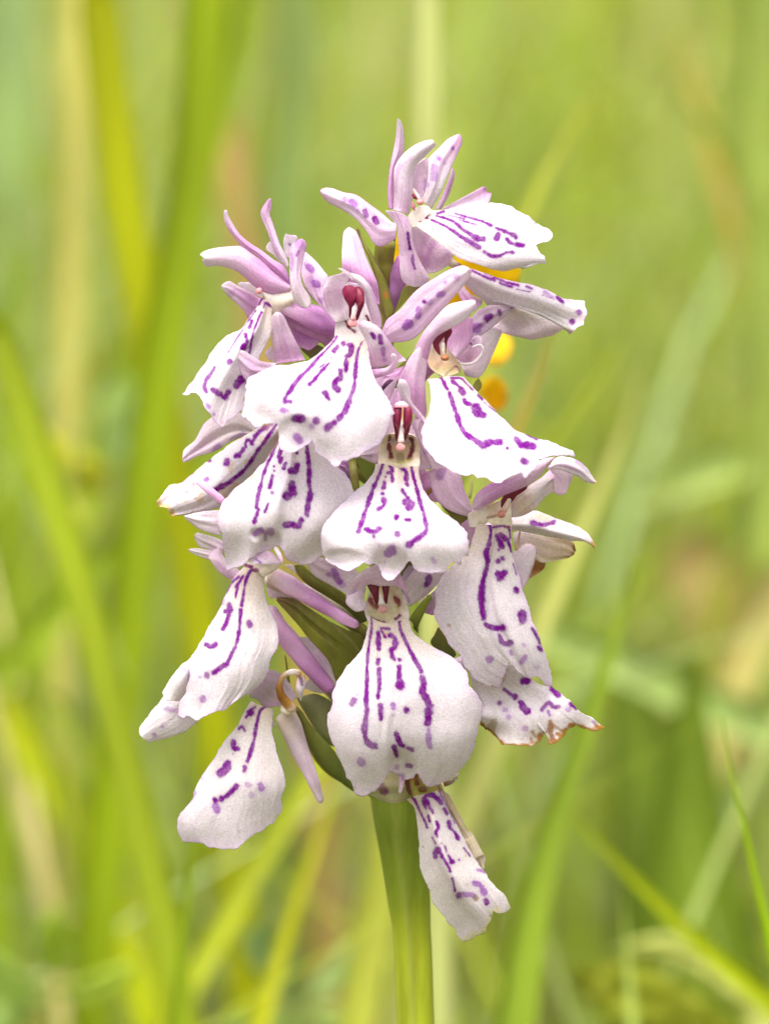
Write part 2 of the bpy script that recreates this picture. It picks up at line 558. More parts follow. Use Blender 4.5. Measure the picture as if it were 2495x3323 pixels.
# ------------------------------------------------------------------ the ground
g = 60.0
gv, gf = [], []
NG = 60
gx = np.sign(np.linspace(-1, 1, NG)) * np.abs(np.linspace(-1, 1, NG)) ** 3 * g
GX, GY = np.meshgrid(gx, gx + 0.0, indexing='ij')
GZ = 0.006 * np.sin(GX * 9) * np.cos(GY * 7) * np.exp(-(GX ** 2 + GY ** 2) / 30)
gv = np.stack([GX, GY, GZ - 0.004], -1).reshape(-1, 3)
gi = np.arange(NG * NG).reshape(NG, NG)
gf = np.stack([gi[:-1, :-1], gi[1:, :-1], gi[1:, 1:], gi[:-1, 1:]], -1).reshape(-1, 4)
structure(link_mesh('ground', gv, gf, None, ground_material(), origin=(0, 0, 0)))

# ------------------------------------------------------------------ the orchid
AXIS = np.array([(1268, 700), (1250, 900), (1245, 1300), (1255, 1900), (1290, 2460), (1318, 2760), (1342, 3323)], float)


def axis_x(py):
    return float(np.interp(py, AXIS[:, 1], AXIS[:, 0]))


base_pt = world_pt(np.array([[1352.0, 3323.0]]), 0)[0]
BASE = (float(base_pt[0]) + 0.004, 0.0, 0.0)
orchid = thing('orchid', 'white and lilac orchid spike with purple looped lines, sharp on its green stem', 'orchid', BASE)

# stem: one tapering ribbed stalk from the soil to the top of the spike
down = []
zpx = 3323.0
while True:
    w = world_pt(np.array([[1342 + (zpx - 3323) * 0.045, zpx]]), 0)[0]
    if w[2] < 0.002 or zpx > 16000:
        break
    down.append((1342 + (zpx - 3323) * 0.045, zpx))
    zpx += 700
stem_line = np.vstack([np.array([(1262, 760), (1250, 900), (1246, 1300), (1256, 1900), (1280, 2350), (1300, 2560), (1315, 2780), (1337, 2990), (1346, 3150), (1352, 3323)]), np.array(down[1:]) + np.array([6, 0])])
_ys = np.linspace(760, stem_line[-1, 1], 90)
_wid = np.interp(_ys, [760, 1300, 1900, 2350, 2520, 2640, 2800, 2960, 3010, 3330, 6000, 11000], [50, 75, 105, 150, 196, 186, 150, 140, 128, 126, 150, 190])
_c = np.array([OLIVE, (0.24, 0.28, 0.03), (0.21, 0.27, 0.025), (0.19, 0.25, 0.018), (0.22, 0.28, 0.016), (0.38, 0.42, 0.02), (0.38, 0.43, 0.02), (0.28, 0.34, 0.03)])
_cy = [760, 2300, 2560, 2700, 2950, 3030, 3400, 11000]
_col = np.stack([np.interp(_ys, _cy, _c[:, k]) for k in range(3)], 1)
_col = _col * (1 + 0.10 * np.sin(_ys / 31.0) * np.sin(_ys / 83.0 + 1))[:, None]
stem = tube('stem', orchid, 'Z', stem_line, _wid, (0,), stops=_col, mat=M_GREEN, n_around=48, rib=0.05, ends=False, res=2.0, streak=((0.30, 0.33, 0.07), 0.40, 5))
# leaf sheath wrapped round the lower stalk and its two narrow leaves, out of the picture below
for sx, ang in ((-1, 0.5), (1, 0.35)):
    n = 26
    t = np.linspace(0, 1, n)
    x = BASE[0] + sx * (0.004 + 0.075 * t ** 1.2)
    z = 0.004 + 0.095 * np.sin(t * 2.1) * (1 - 0.15 * t)
    y = BASE[1] + 0.012 * sx * t + 0.0
    wdt = 0.010 * np.sin(np.clip(t * 0.9 + 0.1, 0, 1) * math.pi) ** 0.7
    Lc = np.stack([x, y - wdt, z + 0.3 * wdt], 1); Mc = np.stack([x, y + 0 * t, z - 0.2 * wdt], 1); Rc = np.stack([x, y + wdt, z + 0.3 * wdt], 1)
    V = np.stack([Lc, Mc, Rc], 1)
    V2 = V.copy(); V2[..., 2] -= 0.0005
    idx = np.arange(n * 3).reshape(n, 3)
    F = np.stack([idx[:-1, :-1], idx[1:, :-1], idx[1:, 1:], idx[:-1, 1:]], -1).reshape(-1, 4)
    link_mesh('leaf', np.vstack([V.reshape(-1, 3), V2.reshape(-1, 3)]), np.vstack([F, F[:, ::-1] + n * 3]),
              np.broadcast_to(np.array((0.10, 0.15, 0.02)), (n * 6, 3)), M_GREEN, orchid)


def flower(tx, ty, d, drop=190, col=(LILAC2, OLIVE), w=(46, 62, 50), label=None, line=None, dd=None):
    """the ovary that carries one flower: from the back of its throat to the stem"""
    if line is None:
        ax = axis_x(ty + drop)
        line = np.array([(tx, ty), (0.55 * tx + 0.45 * ax, ty + drop * 0.35), (ax + 0.12 * (tx - ax), ty + drop * 0.9), (ax, ty + drop)])
        dd = (d - 2.2, d * 0.55 - 1.2, 0.8, 0.0)
    o = tube('flower', orchid, 'Z', line, w, dd, stops=[col[0], col[0], col[1], col[1]], mat=M_GREEN, rib=0.05, streak=((0.17, 0.06, 0.10), 0.35, 6))
    if label:
        o['label'] = label
    return o


# ---------- top flower, turned to the right -------------------------------------------------
F1 = flower(0, 0, 0, line=np.vstack([pts('D', '850,250 820,480 830,760 850,1100'), [[1250, 1120]]]), dd=(1.5, 1.0, 0.5, 0.2, 0.0), w=(62, 66, 58, 50, 40),
            col=(OLIVE2, OLIVE), label='topmost flower, turned to the right')
sheet('sepal', F1, 'A', '870,1090 855,960 860,800 880,640 910,480 940,330 953,180 960,118', '925,1090 922,900 928,700 952,590 1020,490 1036,380 1026,220 990,132 968,115',
      d=(3.6, 3.4, 3.2, 3.6), curl=1.2, stops=[LILAC, LILAC, PALE, WHITE], mid=(LILAC2, 0.35))
sheet('petal', F1, 'A', '912,1100 925,900 922,700 950,600 1020,500 1130,410 1250,355 1325,342', '1080,1150 1122,1000 1132,850 1142,720 1172,610 1260,520 1310,470 1382,405',
      d=(4.6, 5.0, 5.2, 5.4), curl=1.6, tip='1345,350', stops=[PALE, BLUSH, WHITE, WHITE], edge=WHITE, edge_w=0.2, marks=[(26, '940,900 960,740 1000,640 1070,570 1110,530', 0.5, LILAC2), (16, '918,1080 915,950 925,800', .5, LILAC2)])
sheet('petal', F1, 'A', '1125,900 1140,700 1175,610 1272,540', '1222,985 1262,880 1287,700 1282,555', d=(3.4, 3.5, 3.7), curl=-0.4, stops=[PALE, PALE, BLUSH], marks=[(44, '1270,800 1262,870', .5)])
sheet('sepal', F1, 'A', '1210,980 1280,800 1290,600 1302,540 1400,440 1500,340 1590,290', '1330,1085 1420,930 1490,760 1560,600 1620,470 1656,390 1652,310', tip='1630,285',
      d=(2.2, 2.0, 1.6, 1.2), curl=0.7, stops=[WARMW, WHITE, PALE, LILAC], marks=[(40, '1555,435', .8), (46, '1412,550', .8), (70, '1362,640 1352,760', .55), (40, '1470,590', .3), (50, '1270,830', .5)])
sheet('sepal', F1, 'A', '1368,1092 1440,950 1500,800 1532,690 1550,645', '1432,1092 1512,950 1562,800 1582,700 1560,645', d=(0.8, 0.4, 0.2), curl=0.8, stops=[PALE, LILAC, PALE])
sheet('petal', F1, 'B', '110,600 300,490 450,410 550,356 592,368', '210,600 400,560 560,535 615,528 645,420', d=(-0.2, -0.8, -1.2), curl=-0.5, tip='600,412', stops=[PALE, BLUSH, LILAC], tipcol=(LILAC2, 0.06))
sheet('sepal', F1, 'A', '950,1240 900,1230 800,1140 650,1030 520,940 380,910 270,870 190,858', '945,1405 830,1482 760,1492 700,1450 620,1320 500,1190 350,1090 230,1030 165,970', tip='140,880 132,915',
      d=(4.6, 4.4, 3.8, 3.0), curl=0.9, stops=[PALE, PALE, BLUSH, GREYL], edge=LILAC, edge_w=0.10,
      marks=[(44, '220,885 300,925', .45, LILAC2), (54, '390,990', .6), (60, '470,1015 505,1045', .8), (44, '540,1100', .5), (52, '610,1110 632,1160', .9), (56, '715,1195 740,1235', 1)])
sheet('sepal', F1, 'D', '830,-50 900,40 955,110 968,250 982,420 990,600 1010,690 1060,745', '1082,22 1112,110 1132,280 1182,440 1250,570 1290,640 1308,690 1225,762', tip='1140,768',
      base='920,-48 1010,-25', d=(5.6, 5.4, 5.0, 4.6), curl=0.9, stops=[BLUSH, PALE, PALE, GREYL], edge=WHITE, edge_w=0.14,
      marks=[(70, '1000,10 1060,80', .35, LILAC2), (34, '1075,190 1080,260 1097,355', 1), (30, '1125,430 1130,500 1148,570', .85)])
sheet('petal', F1, 'D', '1090,100 1130,300 1200,470 1250,590', '1215,110 1310,215 1420,310 1560,400 1500,540', d=(1.8, 1.4, 1.0), curl=0.6, tip='1300,620 1400,600', stops=[GREYL, PALE, PALE],
      marks=[(60, '1290,200 1230,330 1220,450', .45, LILAC2), (60, '1360,280 1290,420 1260,540', .6, LILAC2), (50, '1500,420 1420,480', .4, LILAC2)])
tube('spur', F1, 'D', '1380,330 1500,470 1580,530 1650,530', [170, 150, 90, 50], (0.2, -0.6, -1.0), stops=[PALE, GREYL, CREAM, (0.2, 0.06, 0.12)])
poly('throat', F1, 'A', '1080,1160 1130,1100 1200,1060 1290,1060 1330,1110 1270,1170 1200,1260 1130,1300 1085,1250', d=(4.4, 4.6), stops=[CREAM, WARMW], mat=M_WAX)
tube('column', F1, 'A', '1130,870 1160,920 1200,985', [30, 34, 40], (4.9, 5.2), stops=[PINK, WARMW], mat=M_WAX)
tube('anther', F1, 'A', '1118,930 1140,950 1172,990', [24, 44, 12], (5.0, 5.3), stops=[DKRED], mat=M_WAX)
tube('anther', F1, 'A', '1116,1015 1130,1050 1145,1110', [20, 40, 14], (4.9, 5.0), stops=[(0.45, 0.14, 0.2)], mat=M_WAX)
blob('stigma', F1, 'A', '1206,1014', 38, 34, 5.5, PINK)
sheet('lip', F1, 'B', '-70,600 30,603 150,598 330,556 600,528 700,533 850,558 980,638 1110,718 1115,740 1200,780 1293,850', '-170,770 0,890 100,970 250,1092 400,1160 550,1210 700,1250 800,1252 960,1212 1060,1160 1115,1130',
      tip='1280,930 1200,958 1108,982 1190,1080 1240,1180 1212,1190', base='-110,690', d=(4.6, 6.4, 7.2, 5.8), curl=(0.4, 1.2, 2.4), tilt=(0.6, 1.4), ser=2.0, stops=[CREAM, WHITE, WHITE, WHITE], mat=M_LIP,
      marks=[((26, 46), '0,710 130,770 250,840 330,900 420,950 510,1005'), ((22, 56), '50,665 170,700 270,750 330,810 420,860 480,905 560,915'), (24, '60,640 130,620'), (16, '190,660 350,700'), (20, '300,710 490,765'),
             ((14, 40), '250,640 430,690 560,730 640,770'), ((26, 42), '690,795 800,835 880,870 910,900'), (66, '720,870 700,910'), (42, '810,920 870,970 990,982'), (38, '570,1055 650,1100 730,1095 800,1060 870,1060'),
             (24, '1320,1095 1265,1160', 1, None, 'A'), (24, '1200,1220 1230,1170 1290,1190', 1, None, 'A')])
poly('bract', orchid, 'D', '840,1110 780,900 752,740 700,600 640,430 575,300 520,150 545,140 590,250 680,400 770,560 850,720 905,930 925,1050', d=(2.6, 2.4, 1.8), k=6, curl=0.5, stops=[OLIVE, OLIVE, OLIVE2, (0.3, 0.3, 0.06)], mat=M_GREEN, edge=(0.22, 0.10, 0.08), edge_w=0.3,
     marks=[(20, '825,830 840,880', .9, (0.5, 0.12, 0.02))])
tube('ovary', F1, 'D', '990,420 975,640 950,840 915,1040', [70, 190, 170, 60], (1.6, 1.2, 0.8), stops=[LILAC2, LILAC2, (0.42, 0.24, 0.42)], mat=M_PETAL, flat=0.8)
poly('bract', orchid, 'D', '930,1050 980,900 1050,760 1230,765 1180,800 1080,890 1000,980', d=(2.2, 1.8), k=3, stops=[OLIVE, OLIVE, (0.17, 0.12, 0.04)], mat=M_GREEN)

# ---------- upper left flower, seen from its side -------------------------------------------
F2 = flower(0, 0, 0, line=np.vstack([pts('C', '1000,1310 1200,1390 1400,1475 1620,1580'), [[1150, 1150], [1235, 1230]]]), dd=(3.6, 3.0, 2.4, 1.6, 0.6, 0.0), w=(80, 96, 110, 112, 80, 50), col=(LILAC2, LILAC2),
            label='upper left flower, seen from its side')
tube('spur', F2, 'C', '1000,1300 1120,1345 1300,1430 1480,1510 1620,1570', [110, 140, 165, 190, 150], (4.6, 4.4, 4.0, 3.4), stops=[BLUSH, LILAC, LILAC2, LILAC2])
sheet('sepal', F2, 'C', '1130,1080 1000,980 880,870 780,770 650,690 560,600 480,500 430,400 418,310', '1132,1045 1112,960 1062,870 960,808 830,708 720,638 600,540 520,420 472,330 455,270', tip='430,275',
      d=(5.0, 5.2, 5.6, 5.8), curl=0.7, stops=[LILAC2, LILAC, LILAC, BLUSH], mid=(LILAC2, 0.3))
sheet('petal', F2, 'C', '1140,1145 1060,1196 950,1182 830,1142 720,1072 640,992 540,922 380,872 330,872 245,884 195,845', '1132,1065 960,940 850,830 720,740 610,662 480,664 330,680 220,710 162,748', tip='190,805 215,800 185,770',
      d=(5.2, 5.9, 6.2, 6.0), curl=1.8, stops=[PALE, LILAC, PALE, WHITE], marks=[(40, '1120,1070 960,960 860,880 740,810', .4, LILAC2), (46, '800,1100 680,1020 560,930', .35, LILAC2)])
sheet('sepal', F2, 'C', '1100,900 1010,800 960,700 920,590 880,480 830,370 818,290 858,210 905,150', '1125,860 1090,760 1032,650 992,540 952,420 916,310 936,250 932,160 918,145', d=(3.6, 3.4, 3.0, 3.2), curl=0.7, stops=[WARMW, PALE, PALE, LILAC], marks=[(26, '1000,760 950,620 900,440 860,360', .5, LILAC2)])
poly('petal', F2, 'C', '1040,850 960,760 878,700 890,640 920,606 960,660 1010,780', d=(2.6, 2.4), stops=[WARMW, GREYL, WHITE])
poly('petal', F2, 'C', '1130,780 1095,770 1060,640 1062,590 1090,528 1140,535 1200,552 1216,590 1160,650', d=(4.4, 4.6), k=4, stops=[WHITE], ser=1.5, marks=[(34, '1130,640', .9), (60, '1110,540 1190,570', .25, LILAC2)])
sheet('sepal', F2, 'C', '1225,590 1160,640 1128,720 1128,850 1130,1000 1150,1150 1182,1260 1240,1305', '1292,600 1312,650 1290,730 1270,850 1250,980 1280,1100 1340,1190 1366,1260', tip='1290,1325 1345,1315', base='1260,580',
      d=(6.2, 6.4, 6.6, 6.4), curl=1.0, stops=[LILAC, PALE, BLUSH, WARMW], marks=[(80, '1235,620 1240,650', .4), (28, '1230,710 1205,760', .9), (34, '1150,740 1160,840 1150,920', .45)])
sheet('sepal', F2, 'C', '740,1420 680,1432 640,1360 560,1282 470,1200 396,1110', '840,1240 680,1142 560,1080 490,1040 440,1048 396,1080', d=(3.6, 4.2, 4.4), curl=0.6, stops=[LILAC, PALE, WHITE], marks=[(60, '500,1170 560,1150 640,1220 740,1290', .5, LILAC2)])
poly('petal', F2, 'C', '830,1215 700,1160 570,1072 600,1050 700,1054 780,1100 845,1180', d=(3.2, 3.4), k=2, stops=[WARMW, WHITE])
poly('throat', F2, 'C', '1200,1235 1140,1140 950,1178 835,1150 872,1240 862,1330 960,1390 1060,1350 1170,1290', d=(4.9, 5.4), k=3, curl=0.8, stops=[CREAM, CREAM, WARMW], mat=M_WAX)
blob('stigma', F2, 'C', '800,1142', 36, 34, 5.9, PINK)
sheet('lip', F2, 'F', '955,50 900,170 800,300 735,395 600,452 500,540 400,680 300,830 210,960 110,1085', '1080,140 1065,300 1070,420 1020,530 960,640 930,720 870,850 800,1000 780,1130 762,1250',
      tip='112,1112 180,1095 255,1080 310,1160 360,1260 420,1340 500,1430 545,1465 590,1390 680,1330', base='1010,70', d=(5.4, 6.8, 8.2, 9.0), curl=(0.3, 1.2, 1.6), crease=[(0.42, 0.16, 0.8)], ser=2.0, stops=[CREAM, WHITE, WHITE, WHITE], edge=(0.78, 0.64, 0.79), edge_w=0.085, mat=M_LIP,
      marks=[(28, '1010,50 960,70 930,120'), (26, '1000,110 1070,140'), (16, '1000,110 985,160'), (14, '900,190 820,300 730,440 600,640'), (24, '960,210 920,300 880,400 850,530 830,650'), (30, '860,300 830,370'),
             (38, '790,450 800,530 755,590'), (74, '762,590'), (72, '615,740'), ((30, 44), '455,810 380,920 345,1000 360,1060', .9), (54, '440,1050 510,1090 560,1130 605,1070'), (70, '745,930 695,1000'), (40, '378,1205 395,1230', .6), (30, '445,1310', .6), (24, '540,1400', .5, TAN)])
sheet('sepal', F2, 'F', '1110,770 1082,600 1068,400 1066,270 1105,214', '1430,725 1350,560 1270,400 1212,270 1165,212', tip='1135,208', d=(5.2, 5.8, 6.2), curl=1.0, stops=[LILAC, PALE, BLUSH], edge=BLUSH, edge_w=0.1, label='blunt lilac sepal of the flower behind')
sheet('sepal', F2, 'F', '1010,900 830,975 780,930 720,840 655,715', '1120,760 960,740 860,680 760,622 690,618', tip='648,660', d=(7.4, 8.0, 8.2), curl=0.5, stops=[PALE, PALE, GREYL], marks=[(60, '820,740 900,830', .3, LILAC2)])
poly('sepal', F2, 'F', '1470,620 1350,560 1240,320 1350,350 1500,410 1600,470 1560,560', d=(3.0, 2.6), stops=[LILAC, LILAC2, LILAC], k=2)
poly('bract', orchid, 'F', '1500,720 1380,600 1420,520 1560,560 1661,620 1600,700', d=(2.0,), stops=[OLIVE, (0.24, 0.17, 0.12)], mat=M_GREEN)
poly('petal', F2, 'F', '1100,760 1020,700 1000,640 1060,580 1085,640', d=(4.2,), stops=[BLUSH])
poly('bract', orchid, 'C', '1640,1500 1480,1330 1370,1220 1290,1110 1270,1090 1330,1130 1430,1260 1560,1400', d=(2.4, 2.8), k=4, stops=[OLIVE, (0.24, 0.19, 0.12)], mat=M_GREEN)

# ---------- upper centre flower with the broad open lip -------------------------------------
F3 = flower(1150, 1090, 9.0, label='upper centre flower with the broadest white lip')
sheet('sepal', F3, 'D', '400,700 368,580 364,420 370,280 380,185 415,138', '770,960 752,750 692,600 622,440 562,262 512,165 470,135', tip='440,124', d=(5.0, 5.6, 5.0, 4.4), curl=0.9, stops=[LILAC, LILAC, PALE, BLUSH], edge=BLUSH, edge_w=0.07)
sheet('sepal', F3, 'C', '1540,1400 1450,1300 1352,1180 1290,1080 1256,950 1262,800 1290,725', '1660,1470 1560,1300 1520,1150 1545,1000 1500,930 1420,830 1305,722', d=(5.4, 5.2, 4.6), curl=0.6, stops=[PALE, PALE, PALE, BLUSH],
      marks=[(70, '1330,880 1365,915', .8), (40, '1290,850', .4), (60, '1355,1020', .4), (72, '1395,1065 1430,1072', .75), (60, '1470,1240', .45)])
sheet('petal', F3, 'D', '300,1160 210,1030 168,900 163,790 205,680 235,655', '430,1120 380,960 370,850 395,750 440,690 470,640', tip='330,632 400,612', d=(7.6, 7.6, 8.4, 8.8), curl=(-0.6, -0.5, 0.6), stops=[WARMW, BLUSH, PALE, WHITE], edge=PALE, edge_w=0.10)
poly('throat', F3, 'D', '430,1390 300,1330 292,1200 330,1060 370,900 370,780 440,720 540,740 640,800 680,950 720,1100 780,1200 700,1290 610,1340', d=(8.2, 7.4, 7.0, 7.4), k=6, curl=-0.4, stops=[CREAM, WARMW, WHITE, BLUSH], mat=M_PETAL,
     marks=[(26, '400,1050 395,1100 430,1190 500,1250', 1, DKRED), (26, '625,1080 655,1130', 1, DKRED), (50, '560,960', .15, TAN)])
sheet('petal', F3, 'D', '700,1200 660,1060 625,950 615,860 570,770 500,710 440,690', '795,1200 782,1080 742,950 702,820 642,720 560,642 440,612', d=(8.0, 8.6, 9.2, 9.2), curl=0.8, stops=[PALE, BLUSH, WHITE, WHITE], edge=LILAC, edge_w=0.10)
poly('petal', F3, 'D', '480,700 440,665 370,600 318,566 370,572 430,605 500,660', d=(9.4, 9.6), k=3, stops=[WHITE])
poly('anther', F3, 'D', '452,1112 438,1085 436,980 395,905 368,830 372,785 400,752 465,750 520,785 530,860 505,950 475,985 466,1060', d=(9.0, 9.5, 9.3), k=6, curl=0.5, stops=[DKRED, (0.17, 0.005, 0.035), (0.21, 0.008, 0.05)], mat=M_WAX, und=0.1)
poly('anther', F3, 'D', '518,1135 508,1100 530,1000 508,930 492,860 490,775 545,762 596,812 607,890 600,965 565,1050 545,1110', d=(9.0, 9.4, 9.1), k=5, curl=0.5, stops=[DKRED, (0.15, 0.004, 0.03), (0.19, 0.007, 0.045)], mat=M_WAX, und=0.1, marks=[(7, '540,800 575,860 570,930 520,980', .6, (0.45, 0.12, 0.12))])
tube('column', F3, 'D', '495,980 490,1060 485,1130', [36, 44, 60], (9.3, 9.3), stops=[WARMW, PINK], mat=M_WAX)
blob('stigma', F3, 'D', '480,1162', 50, 38, 9.3, (0.66, 0.27, 0.29), depth=16)
sheet('petal', F3, 'D', '740,1645 680,1625 660,1500 640,1400 600,1310 548,1215', '1060,1560 950,1450 862,1330 782,1220 682,1152 600,1130', tip='541,1170 565,1142', d=(8.6, 10.2, 10.6), curl=1.1, stops=[PALE, PALE, WHITE, WHITE], edge=LILAC, edge_w=0.1,
      marks=[(48, '690,1275 712,1310'), (44, '772,1290 782,1365'), (44, '800,1440 808,1500', .7), (46, '820,1550', .45)])
sheet('petal', F3, 'G', '1335,445 1440,440 1500,425 1548,380 1530,320', '1370,540 1480,510 1560,470 1604,400 1590,320', tip='1545,296 1575,298', d=(9.4, 9.8, 10.6), curl=0.5, stops=[LILAC, PALE, BLUSH])
poly('sepal', F3, 'G', '1440,620 1350,540 1340,470 1480,490 1600,440 1661,420 1661,560 1560,540 1500,560', d=(7.6, 7.0), k=5, stops=[PALE, LILAC, LILAC])
sheet('sepal', F3, 'D', '795,1230 850,1120 900,1080 1000,1000 1120,850 1210,770 1350,680 1500,590 1640,538 1712,548', '880,1368 1050,1356 1170,1300 1300,1170 1400,1060 1500,950 1590,850 1680,750 1735,680 1760,610', tip='1745,575',
      d=(7.4, 8.4, 9.0, 9.2), curl=0.9, stops=[PALE, PALE, PALE, WHITE], edge=LILAC, edge_w=0.10,
      marks=[(80, '1050,1190 1085,1165', .8), (48, '1190,1005 1182,1085', .75), (46, '1250,925'), (60, '1312,930', .45), (66, '1415,850 1445,842', .7), (40, '1475,720', .7), (52, '1600,670', .5), (120, '1300,800 1560,640', .18, LILAC2)])
sheet('lip', F3, 'G', '1000,110 930,200 850,275 770,335 690,375 560,402 420,408 330,432 220,492 130,570 108,650 94,720 84,850 100,922', '1295,165 1320,280 1336,420 1382,540 1452,640 1522,760 1562,890',
      tip='150,938 185,955 200,1022 270,1000 350,976 425,982 446,1040 440,1110 450,1180 480,1240 560,1272 640,1246 700,1200 745,1158 770,1140 790,1210 840,1290 930,1350 1005,1400 1060,1362 1120,1345 1220,1312 1300,1250 1430,1150 1490,1050 1532,980',
      base='1100,160 1200,185', d=(9.4, 10.7, 12.4, 13.6, 13.4), dents=[('600,1110', 165, 190, -0.5), ('300,900', 180, 200, 0.25)], curl=(0.4, 1.6, 2.2, 1.8), tilt=(0, -0.4), ripple=0.30, ser=2.6, stops=[CREAM, WARMW, WHITE, WHITE, WHITE], edge=(0.78, 0.64, 0.79), edge_w=0.085, mat=M_LIP, crease=[(0.5, 0.12, 0.5)],
      marks=[(16, '1020,80 1070,115 1115,165', 1, (0.2, 0.01, 0.13)), ((20, 42), '1020,90 1000,140 900,260 800,360 740,435 660,510 590,590 545,660 500,735'), (36, '495,768 560,765'), (50, '980,270 1015,228'), (40, '1065,195'),
             (44, '1125,210 1150,225 1140,300 1095,320'), (34, '1098,365 1095,460'), (48, '1040,460 1045,530 1000,560 985,610 1015,650'), (46, '885,675 930,745'), ((20, 58), '1260,165 1220,250 1200,350 1185,480 1180,600 1140,720 1090,850 1030,930'),
             (60, '980,970 912,1025'), (32, '930,390 860,460 800,530 740,600'), (14, '885,395 840,430'), (18, '952,335'), (80, '598,930 650,930'), (42, '478,850 522,850', .8), (72, '800,950', .9), (52, '760,1010', .55), (64, '615,1108 642,1142', .8)])

# ---------- flower at the right shoulder, lip seen from the side ----------------------------
F4 = flower(1560, 1060, 1.0, w=(60, 60, 46), col=(PALE, OLIVE), label='right shoulder flower, its lip seen from the side')
sheet('lip', F4, 'E', '190,400 330,530 440,612 500,600 570,650 620,720 560,800 480,850', '235,380 600,540 900,640 1150,680 1262,740 1285,800 1268,884', tip='520,900 600,935 700,962 820,985 920,1008 1010,985 1130,962 1210,915', d=(1.0, 0.6, -0.6, -1.2), curl=0.8, stops=[WARMW, WHITE, WARMW, GREYL], edge=PALE, edge_w=0.06, mat=M_LIP)
sheet('lip', F4, 'E', '150,260 255,238 400,284 600,346 800,390 950,418 1100,482 1250,562 1380,575 1472,588', '150,370 330,542 460,620 600,635 700,652 900,662 1150,692 1290,740 1350,790 1392,800',
      tip='1478,640 1512,705 1470,820 1400,890 1320,952 1285,900 1255,850 1255,790 1300,745', base='180,300', d=(2.0, 2.6, 3.0, 1.6), curl=(0.6, 1.4), crease=[(0.25, 0.2, 0.6)], ser=1.6, stops=[GREYL, WARMW, WHITE, WHITE, WARMW], edge=PALE, edge_w=0.06, mat=M_LIP,
      marks=[(26, '270,258 400,325 440,345'), (36, '400,325 510,362'), (26, '510,335 640,385 770,418'), (36, '700,402 765,415'), (24, '570,395 700,437'), (34, '855,428 915,452'), (10, '750,460 900,490'), (36, '1050,490 1140,545', .6), (36, '1185,545 1255,605'), (26, '1290,580 1330,600', .4), (52, '1425,705', .9), (66, '1345,810', .95), (9, '1030,520 1160,572'), (20, '400,285 480,320', .7)])
sheet('sepal', F4, 'H', '750,330 775,260 830,195 920,150 1000,130 1200,148', '740,460 770,470 860,462 1000,362 1130,250 1240,168', d=(3.4, 3.2, 2.4), curl=0.5, stops=[PALE, GREYL, GREYL], marks=[(72, '930,275 960,255', .95), (56, '1062,205 1068,235', .9), (80, '790,385 820,380', .75), (56, '870,350', .4), (26, '1190,158', .8)])
sheet('petal', F4, 'H', '640,760 600,690 740,560 860,440 980,370', '700,900 830,915 905,840 1000,650 1090,440', tip='1080,400', d=(3.2, 2.6, 1.6), curl=0.8, stops=[GREYL, GREYL, WARMW], edge=PALE, edge_w=0.05)
sheet('petal', F4, 'H', '590,700 680,640 740,540 790,470', '700,790 850,730 880,600 872,500', tip='845,462', d=(4.8, 5.2, 5.4), curl=-0.5, stops=[PALE, PALE, BLUSH], marks=[(36, '750,545', .9), (26, '780,510', .5), (80, '790,650 750,700', .35, (0.5, 0.2, 0.3))])
tube('petal', F4, 'H', '640,770 760,765 850,700 885,610 850,560 760,590', [30, 34, 34, 30, 26, 16], (5.6, 5.8), stops=[WARMW, WHITE])
poly('sepal', F4, 'E', '290,700 200,640 120,500 170,420 260,520 380,600', d=(0.4, 0), stops=[PALE, LILAC, GREYL])
poly('bract', orchid, 'I', '480,350 520,260 560,210 590,270 560,330', d=(3.5,), stops=[(0.3, 0.26, 0.06), OLIVE], mat=M_GREEN)

# ---------- right centre flower --------------------------------------------------------------
F5 = flower(1420, 1170, 8.4, label='right centre flower with a clean white lip')
sheet('petal', F5, 'H', '150,640 160,590 250,420 380,260 500,140 620,98 750,76', '290,725 310,640 335,560 392,472 522,392 642,332 732,262 790,190 826,190', tip='800,85', d=(8.8, 9.4, 9.8, 9.4), curl=1.1, stops=[LILAC, PALE, WHITE, WHITE], edge=BLUSH, edge_w=0.1, marks=[(60, '300,700 330,560 420,440', .4, LILAC2), (50, '200,560 330,360 460,250', .25, LILAC2)])
sheet('petal', F5, 'H', '600,700 540,640 498,570 500,480 560,375 640,320', '625,690 700,615 752,520 772,420 780,270', tip='720,270', d=(8.0, 7.6, 7.6), curl=0.7, tilt=-0.4, stops=[PALE, LILAC, LILAC], marks=[(50, '780,300 765,430 720,580', .4, LILAC2)])
poly('throat', F5, 'H', '470,905 340,830 295,740 350,570 440,470 520,400 560,500 560,640 612,740 640,850', d=(7.8, 7.0, 7.2), k=5, curl=-0.5, stops=[CREAM, TAN, CREAM, WARMW], mat=M_WAX, marks=[(50, '440,750 380,810', .5, (0.30, 0.12, 0.14)), (22, '480,890 530,840 600,795 640,850 665,888', 1, (0.16, 0.01, 0.10)), (100, '420,850 560,850', .35, (0.5, 0.5, 0.1))])
tube('anther', F5, 'H', '535,385 440,450 380,540 400,620 428,680', [60, 74, 84, 56, 14], (8.6, 8.8), stops=[(0.17, 0.006, 0.035), DKRED], mat=M_WAX, flat=0.6)
tube('anther', F5, 'H', '550,385 500,460 485,540 480,600 488,660', [40, 70, 34, 24, 10], (8.4, 8.6), stops=[(0.17, 0.006, 0.035), DKRED], mat=M_WAX, flat=0.6)
tube('column', F5, 'H', '455,530 455,600 465,690', [40, 48, 40], (8.6, 8.7), stops=[WARMW, TAN], mat=M_WAX)
blob('stigma', F5, 'H', '474,702', 46, 34, 9.0, (0.36, 0.13, 0.05))
